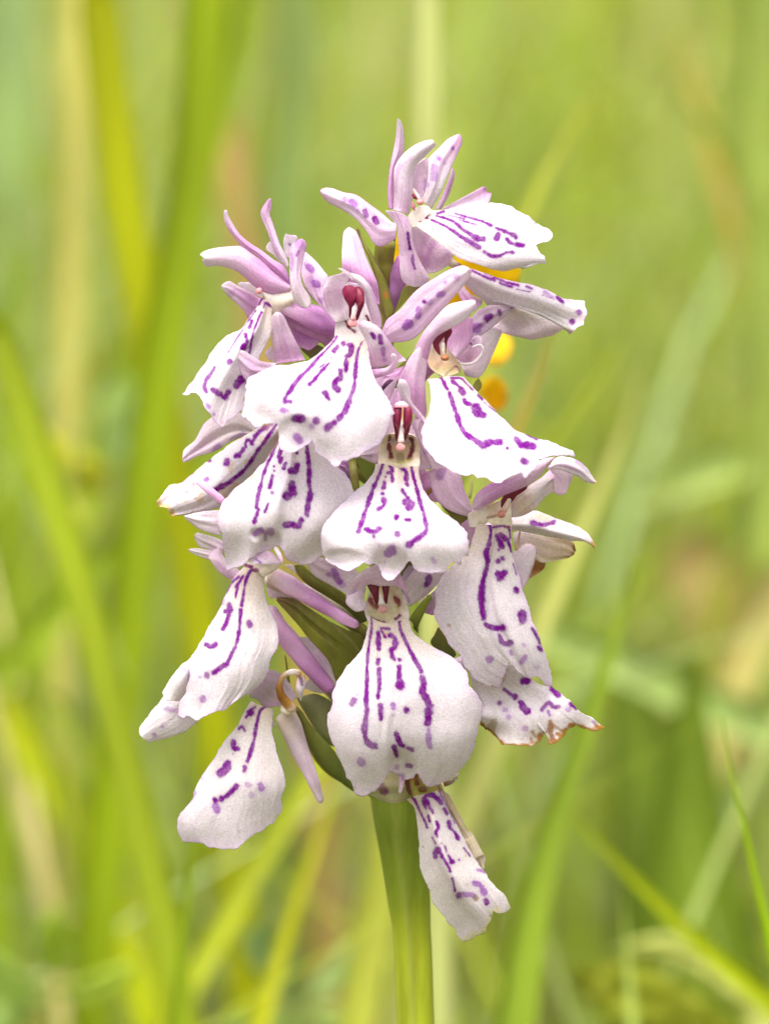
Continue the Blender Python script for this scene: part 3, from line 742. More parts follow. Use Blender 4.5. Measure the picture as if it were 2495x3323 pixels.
sheet('sepal', F5, 'H', '0,1180 0,960 15,880 70,740 140,640 180,598', '240,1400 280,1290 272,1150 264,950 282,780 262,640 225,598', tip='200,588', d=(8.0, 8.6, 9.0), curl=1.1, stops=[LILAC, LILAC, PALE, BLUSH], edge=BLUSH, edge_w=0.06)
sheet('lip', F5, 'I', '95,222 125,280 136,400 110,520 75,610 50,710 58,790 110,870 160,930 250,1000', '425,200 520,310 642,430 752,550 872,660 1000,730 1150,770 1290,820 1390,870 1425,915',
      tip='380,1062 510,1086 540,1112 630,1110 700,1142 770,1152 830,1100 900,1082 948,1072 950,1050 985,1106 1022,1080 1080,1020 1100,970 1130,930 1250,910 1340,912', base='200,212 310,192', d=(8.8, 10.2, 12.2, 13.2), dents=[('1030,960', 85, 160, -0.4), ('640,960', 300, 110, -0.3)], curl=(0.4, 1.5, 1.8), tilt=(0, -0.6, -1.2), ripple=0.25, ser=2.4,
      stops=[CREAM, WHITE, WHITE, WHITE], edge=(0.78, 0.64, 0.79), edge_w=0.085, mat=M_LIP,
      marks=[(30, '150,170 215,200 250,260 280,310'), ((28, 64), '300,350 330,450 370,550 400,650 450,720 530,770 600,815 660,790 755,785'), (18, '310,210 400,215 450,260 510,320'), (26, '325,240 370,275 400,300'), (52, '405,320 420,350'), (36, '430,410 450,435 480,445'),
             (74, '535,480 560,530 600,545'), (24, '560,370 595,405'), (9, '610,430 680,490 740,535'), (34, '815,840'), (48, '900,760 940,820'), (60, '985,815 1055,830'), (52, '965,960 985,965', .95), (18, '980,715 1080,760'), (8, '810,600 845,630'), (24, '545,1010', .3, TAN)])
# ---------- centre flower ---------------------------------------------------------------------
F6 = flower(1300, 1450, 9.4, label='centre flower with a flared three lobed lip')
poly('sepal', F6, 'J', '840,420 790,300 830,200 900,170 960,300 1010,420 940,500', d=(7.8, 7.4), k=3, stops=[LILAC, PALE])
sheet('petal', F6, 'J', '780,420 760,340 735,215 860,82', '830,340 800,290 830,230 885,68', d=(8.6, 8.8, 9.2), curl=0.3, stops=[LILAC, PALE, WHITE])
sheet('petal', F6, 'J', '1130,545 1060,430 990,360 920,280 872,175 878,130', '1150,480 1085,400 1012,310 998,190 955,105 900,90', d=(9.2, 9.8, 10.4), curl=0.5, stops=[PALE, BLUSH, WHITE, WHITE], edge=BLUSH, edge_w=0.1)
sheet('sepal', F6, 'J', '1085,980 1080,800 1040,640 1010,560 1050,440', '1345,965 1240,850 1160,770 1120,640 1150,510', d=(7.2, 7.6, 7.8), curl=0.5, stops=[BLUSH, PALE, PALE], marks=[(40, '1150,800', .3)])
sheet('sepal', F6, 'J', '690,930 600,900 500,850 490,840', '720,690 640,740 560,800 500,835', d=(8.4, 7.6, 7.0), curl=0.4, stops=[PALE, GREYL, GREYL])
poly('petal', F6, 'J', '720,700 780,560 840,420 900,340 990,380 1020,560 1060,680 900,720', d=(8.2, 8.0), k=3, curl=-0.4, stops=[WARMW, PALE, PALE])
poly('throat', F6, 'J', '890,960 760,930 690,930 690,820 700,740 760,640 850,628 950,630 1040,650 1085,740 1092,860 1085,945 1000,950', d=(9.4, 7.8, 8.4), k=7, curl=-2.2, stops=[(0.52, 0.50, 0.20), CREAM, CREAM, WARMW], mat=M_WAX, edge=(0.72, 0.62, 0.50), edge_w=0.22,
     marks=[(170, '900,700 900,800', .55, TAN), (36, '800,662 790,720 795,790 815,855', 1, DKRED), (36, '1010,680 1025,740 1015,800 985,870', 1, DKRED), (70, '905,840 905,890', .6, (0.16, 0.13, 0.02)), (26, '790,880 900,915 1010,880', .5, (0.5, 0.5, 0.12))])
poly('anther', F6, 'J', '872,700 850,672 846,600 828,500 832,420 842,362 880,345 915,352 918,440 905,520 890,600 882,660', d=(10.4, 11.0, 10.8), k=7, curl=0.5, stops=[DKRED, (0.16, 0.005, 0.033), (0.20, 0.008, 0.05)], mat=M_WAX, und=0.1, marks=[(9, '835,520 880,560 885,600', .6, (0.42, 0.10, 0.12))])
poly('anther', F6, 'J', '935,706 928,670 940,600 925,540 928,440 932,352 975,350 1015,385 1020,480 1000,560 985,620 960,680', d=(10.4, 11.0, 10.8), k=5, curl=0.5, stops=[DKRED, (0.16, 0.005, 0.033), (0.20, 0.008, 0.05)], mat=M_WAX, und=0.1, marks=[(9, '1015,500 965,560 955,610', .6, (0.42, 0.10, 0.12))])
tube('column', F6, 'J', '928,350 924,450 918,560', [22, 18, 26], (10.9, 11.0), stops=[(0.5, 0.2, 0.22), (0.5, 0.28, 0.12), WARMW], mat=M_WAX)
tube('column', F6, 'J', '915,560 910,640 908,730', [40, 56, 70], (10.4, 10.7), stops=[WARMW, (0.7, 0.45, 0.42)], mat=M_WAX)
sheet('petal', F6, 'J', '845,370 855,330 895,308', '1000,370 970,330 935,305', d=(10.9, 10.6), curl=0.4, stops=[PINK, BLUSH, WHITE])
blob('stigma', F6, 'J', '903,760', 46, 38, 10.9, (0.66, 0.30, 0.31), depth=14)
sheet('lip', F6, 'K', '660,170 650,230 600,310 540,372 450,442 330,562 200,702 130,840 118,900 125,960 150,1060', '1085,180 1086,280 1112,360 1162,470 1262,570 1362,660 1452,740 1522,812 1572,900 1585,970 1565,1075',
      tip='180,1110 178,1135 230,1142 310,1176 390,1216 480,1196 530,1143 560,1135 600,1152 655,1138 690,1190 730,1270 800,1316 850,1300 910,1220 960,1150 1000,1128 1050,1190 1130,1232 1230,1246 1320,1216 1360,1170 1430,1142 1490,1142 1500,1080',
      base='760,168 870,205 970,195', d=(9.8, 11.0, 12.7, 13.9, 13.5), dents=[('805,1180', 165, 200, -0.4), ('330,1100', 190, 90, -0.3)], curl=(0.5, 1.6, 2.3, 1.9), ripple=0.30, ser=2.6, stops=[CREAM, WHITE, WHITE, WHITE, WHITE], edge=(0.78, 0.64, 0.79), edge_w=0.085, mat=M_LIP, crease=[(0.5, 0.11, 0.6)],
      marks=[((26, 48), '735,90 735,150 700,260 640,400 600,520 550,660 525,740 490,830'), ((20, 60), '1025,130 1010,190 1030,280 1060,400 1090,520 1130,650 1155,780 1150,840 1080,890 990,960'), (14, '800,190 870,180 930,190'), (42, '815,195 820,240 780,255'), (20, '755,292'),
             (40, '820,285 825,330'), (38, '910,200 955,245 960,320'), (36, '965,360 975,378'), (36, '748,345 740,400'), (48, '728,460'), (50, '740,520 740,570 690,612'), (32, '920,420 960,480 985,500'), (62, '960,535 1000,560 990,590'), (56, '865,685'), (36, '955,715 995,718'),
             (46, '565,805 640,830 700,800'), (46, '640,880'), (54, '870,855', .9), (74, '780,1045 820,1015', .75), (40, '692,970', .4), (40, '750,1130', .35), (50, '1220,1100 1240,1125', .5), (14, '710,1130', .8, (0.7, 0.35, 0.02))])

# ---------- left centre flower -----------------------------------------------------------------
F7 = flower(960, 1370, 8.4, label='left centre flower with a drooping lip')
sheet('lip', F7, 'M', '815,-70 772,80 700,200 620,310 540,390 420,492 300,602 210,712 180,822 178,900 190,960 215,1020 220,1110 232,1220 265,1345', '1010,-70 1070,40 1120,140 1220,262 1330,340 1442,450 1502,570 1525,650 1480,800 1380,960 1270,1130 1190,1235',
      tip='320,1335 380,1328 480,1270 520,1235 570,1196 650,1178 690,1150 735,1118 800,1150 840,1220 920,1282 1010,1302 1110,1294', base='900,-80', d=(8.6, 9.4, 10.6, 11.4, 10.4), dents=[('690,1110', 100, 120, -0.7), ('560,1010', 70, 60, -0.2)], curl=(0.4, 1.4, 1.8), crease=[(0.43, 0.05, 0.35), (0.6, 0.2, -0.3)], ripple=0.3, ser=2.4, stops=[WARMW, WHITE, WHITE, WHITE], edge=(0.78, 0.64, 0.79), edge_w=0.085, mat=M_LIP,
      marks=[((22, 36), '760,100 700,230 640,360 600,500 570,620 550,745'), (34, '570,770 530,890'), ((38, 50), '1040,120 1060,280 1070,420 1065,520 1080,600 1060,690 1045,815'), (36, '800,150 770,245'), (44, '795,265 785,295'), (38, '838,310 815,362'), (36, '948,210'), (24, '722,340'), (16, '725,385'),
             (36, '707,435 685,545'), (34, '705,600', .9), ((18, 32), '668,705 635,785'), (48, '948,325 935,380 890,388'), (84, '900,525 905,600'), (70, '850,630'), (52, '835,915 900,912 960,930 992,868'), (54, '545,1000 600,970', .8), (60, '685,985', .6), (24, '640,1000 635,1060', .6), (16, '520,420 500,465', .8, (0.75, 0.4, 0.03)), (14, '680,1195', .9, (0.75, 0.35, 0.03))])
sheet('petal', F7, 'M', '480,1290 490,1240 560,1180 600,1190', '620,1310 760,1300 800,1290 700,1180', tip='650,1170', d=(10.0, 9.8), curl=0.4, stops=[WHITE, BLUSH, PALE], marks=[(24, '550,1255 590,1285', .8), (60, '600,1205 640,1225', .4, LILAC2)])
tube('petal', F7, 'M', '730,1130 770,1200 810,1285', [40, 44, 26], (10.2, 10.6), stops=[WHITE, BLUSH, LILAC])
poly('sepal', F7, 'J', '290,930 400,895 410,1090 330,1010', d=(4.0,), stops=[LILAC2, (0.28, 0.15, 0.28)])

# ---------- far left flower, striped lip --------------------------------------------------------
F8 = flower(905, 1385, 4.6, col=(PALE, OLIVE), label='far left flower with a tube shaped striped lip')
sheet('petal', F8, 'L', '1100,330 1060,240 950,140 800,120 655,165 550,242 500,320 440,430 330,522 308,600', '1090,380 1000,380 850,430 700,525 600,570 470,600 400,640 330,668', tip='312,650', d=(3.6, 3.8, 3.4, 3.0), curl=0.5, crease=[(0.6, 0.12, -0.5)], stops=[WARMW, WARMW, GREYL, BLUSH], marks=[(50, '960,355 840,430', .4), (70, '700,500 660,540', .55)])
sheet('lip', F8, 'L', '1370,240 1200,258 1050,330 900,420 750,522 620,612 500,712 380,812 270,892 180,912 100,992 40,1075', '1370,300 1360,390 1250,562 1180,692 1000,852 860,975 780,1080 720,1150 600,1192 450,1232 310,1242',
      tip='45,1110 55,1135 130,1152 160,1205 185,1242', d=(5.2, 5.8, 6.8, 6.6), curl=(1.4, 1.8, 1.0), ripple=0.25, ser=1.8, stops=[WARMW, WHITE, WHITE, WHITE], edge=(0.72, 0.60, 0.5), edge_w=0.03, mat=M_LIP, tipcol=((0.68, 0.48, 0.24), 0.03),
      marks=[((28, 52), '1320,255 1200,430 1130,520 1070,620 960,760 860,840 780,900 650,970'), ((36, 46), '1195,290 1130,340 1098,375'), (34, '990,500 985,450 1015,425 1045,440 1060,470'), (32, '1050,470 1090,400'), (56, '960,525 920,580 885,600'), (68, '785,650 785,675'), (52, '600,645', .9), (46, '565,850', .8), (42, '420,790 330,880', .4), (46, '435,900', .45), (36, '360,985', .5), (74, '230,1095', .4), (24, '452,1055', .8, (0.6, 0.3, 0.05)), (70, '1260,240 1200,280', .8, (0.3, 0.06, 0.2))])
tube('sepal', F8, 'L', '455,865 520,905 640,1000 760,1100', [60, 84, 84, 80], (8.4, 8.8, 8.8), stops=[PALE, LILAC, LILAC])
sheet('sepal', F8, 'L', '720,1460 600,1430 480,1382 370,1300 322,1250', '730,1185 640,1185 560,1190 430,1212 335,1240', d=(7.6, 7.4, 7.2), curl=0.6, stops=[BLUSH, WHITE, WHITE], edge=BLUSH, edge_w=0.08)
sheet('sepal', F8, 'Q', '780,180 640,88 580,72 545,20 522,-20', '790,20 740,-10 640,-40 560,-60 530,-40', d=(5.4, 5.0, 4.8), curl=0.5, stops=[GREYL, WARMW, WHITE], tipcol=((0.7, 0.55, 0.35), 0.06))
sheet('sepal', F8, 'Q', '700,190 600,166 500,122 470,100', '720,120 660,98 560,80 480,84', d=(5.6, 5.4, 5.2), curl=0.3, stops=[PALE, WARMW, WHITE], tipcol=((0.7, 0.45, 0.2), 0.10))

# ---------- lower left flower ---------------------------------------------------------------------
F14 = flower(0, 0, 0, line=np.vstack([pts('R', '30,250 250,330 520,440'), [[1130, 2010], [1250, 2120]]]), dd=(5.2, 4.2, 3.0, 1.6, 0.2), w=(50, 56, 54, 46, 36), col=(CREAM, OLIVE), label='lower left flower with a long hanging lip')
sheet('petal', F14, 'Q', '870,375 760,305 700,232 655,160 690,110 742,72', '960,300 900,250 840,200 790,150 770,90', d=(6.4, 6.4, 6.0), curl=0.8, stops=[PALE, GREYL, PALE], marks=[(50, '860,330 740,220', .35, LILAC2)])
tube('spur', F14, 'R', '70,200 250,300 480,440 720,590 900,700 1045,770', [200, 205, 180, 150, 125, 95], (5.8, 6.4, 6.8, 7.2), stops=[CREAM, PALE, LILAC, LILAC2, LILAC, LILAC], streak=(LILAC2, 0.45, 3))
poly('throat', F14, 'Q', '1160,340 1050,290 970,240 990,210 1080,195 1200,200 1300,215 1270,270', d=(7.6, 7.2), k=5, curl=0.5, stops=[CREAM, CREAM, WARMW], mat=M_WAX, marks=[(28, '985,230 1045,250', 1, (0.2, 0.01, 0.14)), (30, '1050,275 1095,280', 1, (0.2, 0.01, 0.14))])
sheet('lip', F14, 'Q', '600,900 540,1000 480,1080 400,1142 300,1282 236,1380', '640,1100 560,1180 500,1280 470,1330 440,1400 400,1460', tip='255,1420 275,1452 330,1462', d=(6.8, 7.0, 6.6), curl=0.6, ser=1.5, stops=[WHITE, WHITE, WARMW], mat=M_LIP, marks=[(40, '440,1170', .4), (14, '500,1130 475,1230 480,1280', .5)])
sheet('lip', F14, 'Z', '400,1440 352,1507 325,1540 301,1573', '470,1500 430,1556 400,1580 360,1595 319,1605', tip='305,1590', d=(5.0, 5.0, 4.6), curl=0.5, ser=1.5, stops=[WHITE, WHITE, WHITE], mat=M_LIP, marks=[(9, '335,1588', .6), (8, '352,1570', .5), (8, '358,1532 385,1536', .5)], tipcol=((0.75, 0.62, 0.5), 0.02), label='side lobe of the lip, partly hidden')
sheet('lip', F14, 'Q', '985,235 910,312 860,392 790,542 740,652 640,822 560,972 490,1062 475,1150 490,1240 450,1372 398,1470 392,1600', '1165,330 1150,420 1182,562 1232,682 1272,770 1287,880 1272,1000 1202,1090 1190,1180 1152,1270 1082,1350 1000,1402',
      tip='430,1612 470,1592 520,1612 560,1632 620,1592 740,1542 790,1548 850,1490 900,1452', base='1080,300', d=(7.6, 8.6, 9.2, 8.8), curl=(0.5, 1.4, 1.4), tilt=(0, 0.5), ripple=0.2, ser=2.2, stops=[CREAM, WARMW, WHITE, WHITE], edge=(0.78, 0.64, 0.79), edge_w=0.085, mat=M_LIP,
      marks=[(28, '1095,280 1050,275 1010,320 990,380 980,430 970,500 955,595'), (32, '945,640 940,700 935,780 925,860 900,960 860,1040 825,1120'), (48, '800,1135 750,1165 705,1195'), (62, '642,1220', .85), (24, '580,1235', .45), (34, '930,335 870,385'), (12, '870,385 820,480'), (28, '965,335 900,430'), (28, '918,410 900,520'), (36, '840,590 850,640 805,650'), (36, '838,685 815,760 785,805'),
             (46, '635,945 680,962 720,945'), (58, '1022,750 1028,775', .95), (66, '605,1435', .65), (18, '795,545 785,580', .5)])

# ---------- right flower with the long folded lip ----------------------------------------------------
F10 = flower(1575, 1660, 7.0, label='right flower with a long folded lip and dark red anthers')
sheet('sepal', F10, 'N', '490,610 440,622 280,562 180,472 130,350 95,225', '500,555 470,470 432,380 392,240 300,190', tip='180,190', d=(7.2, 7.0, 6.6), curl=0.6, stops=[GREYL, PALE, PALE], edge=LILAC, edge_w=0.08, marks=[(60, '210,260 240,210', .5)])
sheet('petal', F10, 'N', '560,570 500,545 540,430 640,345 720,310', '660,500 680,430 740,380 800,320', tip='770,300', d=(6.8, 6.6), curl=0.4, stops=[LILAC, LILAC2])
sheet('petal', F10, 'N', '498,548 545,440 640,380 720,335 850,275 1000,200 1130,112 1255,88', '510,565 560,566 622,536 762,452 902,392 1012,342 1102,272 1182,172', d=(8.2, 9.2, 9.4, 8.8), curl=0.9, stops=[BLUSH, LILAC, PALE, PALE], marks=[(70, '620,500 800,420 960,330', .35, LILAC2), (70, '620,380 800,290', .3, LILAC2)], tipcol=((0.62, 0.42, 0.45), 0.03))
sheet('petal', F10, 'N', '850,640 850,510 885,440 1000,355 1110,285 1200,205', '865,636 960,618 1062,562 1122,490 1182,432 1240,400', tip='1252,300 1225,240', d=(7.6, 8.2, 8.0), curl=0.8, stops=[WARMW, CREAM, WARMW, WARMW], edge=LILAC, edge_w=0.10, marks=[(22, '1240,290 1245,370', .8, BROWN)])
tube('anther', F10, 'N', '1000,350 900,395 800,460 775,510 765,555', [40, 76, 80, 44, 12], (8.4, 8.6), stops=[DKRED, (0.16, 0.008, 0.02), DKRED], mat=M_WAX, flat=0.6)
tube('anther', F10, 'N', '900,420 850,480 820,530 808,560', [30, 36, 26, 10], (8.3, 8.5), stops=[DKRED], mat=M_WAX)
tube('column', F10, 'N', '840,460 815,530 780,590', [38, 46, 50], (8.6, 8.7), stops=[CREAM, (0.6, 0.35, 0.25)], mat=M_WAX)
blob('stigma', F10, 'N', '765,606', 36, 34, 8.9, (0.55, 0.22, 0.17))
poly('throat', F10, 'N', '760,720 650,670 628,540 760,490 850,470 856,600 856,720', d=(7.6, 7.2), k=3, curl=-0.4, stops=[(0.55, 0.5, 0.2), CREAM, CREAM], mat=M_WAX, marks=[(120, '660,560 740,590', .5, TAN), (24, '690,715 750,708 830,722', 1, (0.16, 0.01, 0.1)), (24, '835,720 845,820', 1, (0.16, 0.01, 0.1)), (16, '640,640 740,610', .8, (0.25, 0.1, 0.08))])
poly('throat', F10, 'N', '480,720 465,610 550,565 628,540 640,640 625,690 540,720', d=(7.4, 7.6), k=3, stops=[WARMW, CREAM, WARMW], mat=M_WAX, marks=[(50, '580,690', .4, OLIVE2)])
poly('petal', F10, 'N', '500,880 400,720 460,650 530,700 540,760', d=(5.0,), stops=[GREYL, LILAC])
sheet('lip', F10, 'O', '455,-285 447,-220 417,-120 390,-30 320,40 200,135 115,250 80,350 92,450 78,530 120,642 180,740 242,840 302,900 352,1000 412,1052 430,1110 500,1152 580,1180 620,1205', '770,-270 772,-110 797,50 838,190 868,310 918,450 978,610 1040,800 1092,920 1122,1020 1136,1172',
      tip='680,1192 695,1150 712,1120 750,1010 778,952 800,1020 850,1080 920,1112 1000,1090 1050,1140 1095,1188', base='540,-270 620,-270', d=(7.8, 8.8, 9.8, 9.8, 8.8), curl=(0.4, 1.3, 1.4), crease=[(0.62, 0.05, -0.4)], tilt=(0, -0.5), ser=2.2, stops=[CREAM, WARMW, WHITE, WHITE, WHITE], edge=(0.78, 0.64, 0.79), edge_w=0.085, mat=M_LIP,
      marks=[((26, 40), '610,680 650,690 670,760 655,870 630,950', 1, None, 'N'), ((42, 56), '630,950 640,1040 620,1130 600,1220 585,1310 590,1410 605,1530', 1, None, 'N'), (48, '620,1595 700,1630 780,1622', 1, None, 'N'), (18, '690,725 760,710 830,730 845,820', 1, None, 'N'),
             (44, '725,800 760,790 800,830', 1, None, 'N'), (42, '740,830 765,890', 1, None, 'N'), (22, '740,925', .9, None, 'N'), (26, '820,830 855,940', 1, None, 'N'), (42, '735,1025', 1, None, 'N'), (36, '775,1000', 1, None, 'N'), (56, '735,1145 750,1180 792,1130', 1, None, 'N'), (10, '870,1050 900,1150', 1, None, 'N'), (44, '895,1278 900,1292', 1, None, 'N'), (58, '950,1505 958,1560', 1, None, 'N'),
             (60, '650,660 690,660'), (38, '665,730 690,790 740,800 765,790', .9), (32, '765,870 770,890', .6), (58, '575,940', .65), (36, '885,810', .45), (44, '895,920 865,970', .7), (34, '1000,1015', .3), (24, '960,665 1030,790'), (36, '1020,835 1040,860'),
             (18, '750,1000 710,1100 690,1190', .8, BROWN), (14, '600,1180 640,1205', .8, BROWN), (22, '210,635', .6, BROWN), (14, '850,630', .6, BROWN)])
F12 = flower(1600, 2110, 5.2, w=(44, 50, 40), col=(PALE, OLIVE), label='flower half hidden under the long folded lip, its margin withered brown')
sheet('lip', F12, 'O', '390,1040 430,1200 490,1290 515,1400 492,1500', '780,980 900,1080 1060,1180 1140,1180 1250,1282 1370,1390 1500,1480 1605,1552',
      tip='530,1562 570,1580 620,1622 690,1690 780,1715 850,1722 960,1726 1040,1650 1085,1592 1100,1640 1115,1690 1170,1702 1220,1650 1270,1580 1330,1542 1440,1572 1550,1588', d=(6.4, 6.4, 7.2, 7.0), curl=(0, 0.5), ripple=0.5, ser=2.4, stops=[WARMW, WARMW, WHITE, WARMW], mat=M_LIP, tipcol=((0.40, 0.18, 0.035), 0.06), label='lowest right lip with a withered brown margin',
      marks=[(66, '880,1135 910,1135', 1), (40, '710,1212 765,1255', .9), (60, '795,1268 805,1275'), (56, '855,1330 880,1380 912,1402'), (46, '665,1330', .9), (40, '715,1395', .55), (46, '745,1455', .5), (50, '895,1560', .5), (50, '1145,1205 1190,1250'), (42, '1050,1390 1105,1330 1150,1370 1200,1365', .9), (32, '1100,1410 1115,1440', .8), (34, '1300,1340 1350,1382'), (40, '1280,1392', .5), (40, '1510,1505', .6),
             (44, '1120,1500 1125,1600 1150,1680', .9, (0.28, 0.11, 0.02)), (24, '1110,1490 1160,1540 1240,1590', .7, (0.3, 0.13, 0.03)), (60, '590,1560 620,1500', .6, (0.3, 0.2, 0.06)), (26, '960,1590 1000,1640 1080,1590', .7, (0.35, 0.18, 0.05)), (22, '1290,1545 1360,1520 1440,1565 1560,1585', .8, (0.35, 0.18, 0.05))])

# ---------- right outer flower, browning at its tips ------------------------------------------------
F11 = flower(1690, 1690, 1.2, w=(50, 52, 40), col=(PALE, OLIVE), label='right outer flower with brown withered tips')
sheet('sepal', F11, 'N', '1190,185 1260,96 1400,98 1500,160 1580,258 1622,318', '1180,200 1300,212 1450,262 1530,312 1600,330', d=(4.6, 4.2, 3.6), curl=0.7, ser=1.5, stops=[BLUSH, WHITE, WHITE], marks=[(24, '1440,125 1500,160', .5)], tipcol=((0.72, 0.5, 0.3), 0.05))
sheet('petal', F11, 'N', '1170,170 1230,300 1245,415 1300,435', '1230,160 1300,190 1405,255 1372,350', tip='1340,420', d=(3.6, 3.2), curl=0.4, stops=[GREYL, GREYL, PALE])
sheet('lip', F11, 'N', '870,640 950,600 1050,568 1200,622 1400,700 1530,772 1612,890', '850,740 930,758 1150,800 1350,838 1500,850 1600,905', d=(3.8, 3.8, 3.4), curl=0.6, crease=[(0.7, 0.2, 0.3)], ser=1.2, stops=[WARMW, WARMW, WHITE, WARMW], mat=M_LIP, tipcol=((0.6, 0.36, 0.14), 0.07), label='pale side lobe with a brown tip',
      marks=[(40, '1045,682 1130,698 1235,675'), (50, '1090,620 1180,640', .4, (0.7, 0.45, 0.2)), (14, '1150,800 1300,825', .7, (0.35, 0.2, 0.1))])
sheet('petal', F11, 'N', '870,780 930,760 1150,802 1385,842 1432,930', '880,900 960,930 1075,1012 1150,1042 1370,992', tip='1412,970', d=(2.8, 2.8, 2.4), curl=0.5, stops=[WARMW, CREAM, (0.72, 0.6, 0.42)], tipcol=((0.42, 0.22, 0.06), 0.10), ripple=0.2, label='lower lobe, brown along its rolled end')
sheet('petal', F11, 'N', '1010,1190 1020,1080 1060,1015', '1060,1160 1150,1090 1160,1010', d=(2.2, 2.0), stops=[(0.5, 0.3, 0.15), BROWN, (0.5, 0.3, 0.12)], label='withered brown petal')
poly('petal', F11, 'N', '945,1290 880,1100 865,960 905,920 960,870 1050,868 1082,930 1062,1040 1010,1190', d=(5.6, 5.4), k=5, curl=0.4, stops=[PALE, WHITE, BLUSH], tipcol=((0.45, 0.25, 0.1), 0.06), marks=[(14, '905,920 960,872 1050,868 1080,930 1062,1040 1020,1170', .75, (0.4, 0.2, 0.07))])
tube('bract', orchid, 'N', '895,940 915,850 935,740', [26, 24, 12], (6.0, 5.8), stops=[TAN, (0.4, 0.25, 0.15), (0.25, 0.15, 0.1)], mat=M_GREEN)
tube('bract', orchid, 'N', '480,470 495,380 508,285', [30, 26, 18], (5.4, 5.0), stops=[(0.4, 0.42, 0.15), (0.5, 0.5, 0.2)], mat=M_GREEN)

# ---------- lower centre flower -------------------------------------------------------------------------
F13 = flower(1255, 1985, 9.0, label='lower centre flower facing the front with the longest lip')
sheet('sepal', F13, 'S', '300,300 150,222 0,132 -60,40', '420,130 330,50 130,-10 0,-40', d=(7.8, 7.4, 6.8), curl=0.5, stops=[WARMW, GREYL, GREYL], marks=[(50, '175,90 200,150 220,185', .75), (50, '235,205 260,220', .45), (36, '130,120', .6)])
sheet('sepal', F13, 'S', '800,330 810,210 885,95 960,30', '855,410 980,332 1080,240 1190,110', tip='1080,50', d=(7.6, 7.6, 7.2), curl=0.5, stops=[WARMW, WARMW, GREYL], edge=PALE, edge_w=0.06, marks=[(44, '1030,150 1020,200 1005,215', .95), (40, '980,330 1080,260', .5, LILAC2)])
poly('petal', F13, 'S', '800,200 790,130 850,40 910,80 830,190', d=(7.0,), stops=[GREYL, (0.45, 0.36, 0.45)], k=2)
poly('throat', F13, 'S', '650,600 540,580 475,520 452,430 480,330 530,230 640,190 750,230 800,320 838,410 845,520 760,585', d=(9.2, 7.0, 7.6), k=6, curl=-2.2, stops=[(0.74, 0.66, 0.42), CREAM, CREAM, WARMW], mat=M_WAX, edge=WARMW, edge_w=0.16,
     marks=[(40, '505,355 530,400 560,420', 1, (0.3, 0.05, 0.08)), (40, '730,335 755,375 755,400', 1, (0.25, 0.03, 0.05)), (90, '540,470 620,500 720,440', .45, (0.5, 0.5, 0.08)), (24, '510,515 560,535 625,552', 1, (0.18, 0.01, 0.12)), (24, '730,520 768,490', 1, (0.18, 0.01, 0.12))])
poly('anther', F13, 'S', '566,398 548,388 520,310 490,255 466,205 500,190 575,195 577,290 575,370', d=(9.4, 9.6, 9.4), k=4, curl=0.4, stops=[DKRED, DKRED, (0.09, 0.003, 0.012)], mat=M_WAX, und=0.1)
poly('anther', F13, 'S', '655,388 630,375 622,310 608,240 612,195 672,195 672,260 662,330', d=(9.4, 9.6, 9.4), k=4, curl=0.4, stops=[DKRED, DKRED, (0.09, 0.003, 0.012)], mat=M_WAX, und=0.1)
tube('column', F13, 'S', '586,220 596,310 605,400', [26, 34, 64], (9.3, 9.5), stops=[(0.7, 0.42, 0.08), CREAM, WARMW], mat=M_WAX)
blob('stigma', F13, 'S', '615,436', 42, 36, 9.6, (0.56, 0.26, 0.26), depth=14)
sheet('petal', F13, 'S', '285,330 300,240 370,150 450,80 560,28', '440,350 470,215 570,226 680,226 790,230', tip='660,30 760,100', d=(8.6, 9.8, 10.2), curl=(0.4, 1.0), stops=[WHITE, PALE, BLUSH, PALE], edge=BLUSH, edge_w=0.08, marks=[(50, '330,330 310,370', .3, LILAC2)])
sheet('petal', F13, 'S', '290,320 283,380 335,435 375,458', '470,240 440,340 470,390 450,442', tip='410,455', d=(9.0, 9.2), curl=0.7, stops=[BLUSH, WHITE, WHITE], edge=LILAC, edge_w=0.12)
sheet('petal', F13, 'S', '720,215 790,262 825,330 856,384', '780,130 800,190 832,280 862,380', d=(10.2, 10.2, 10.0), curl=0.3, stops=[PALE, LILAC, LILAC2])
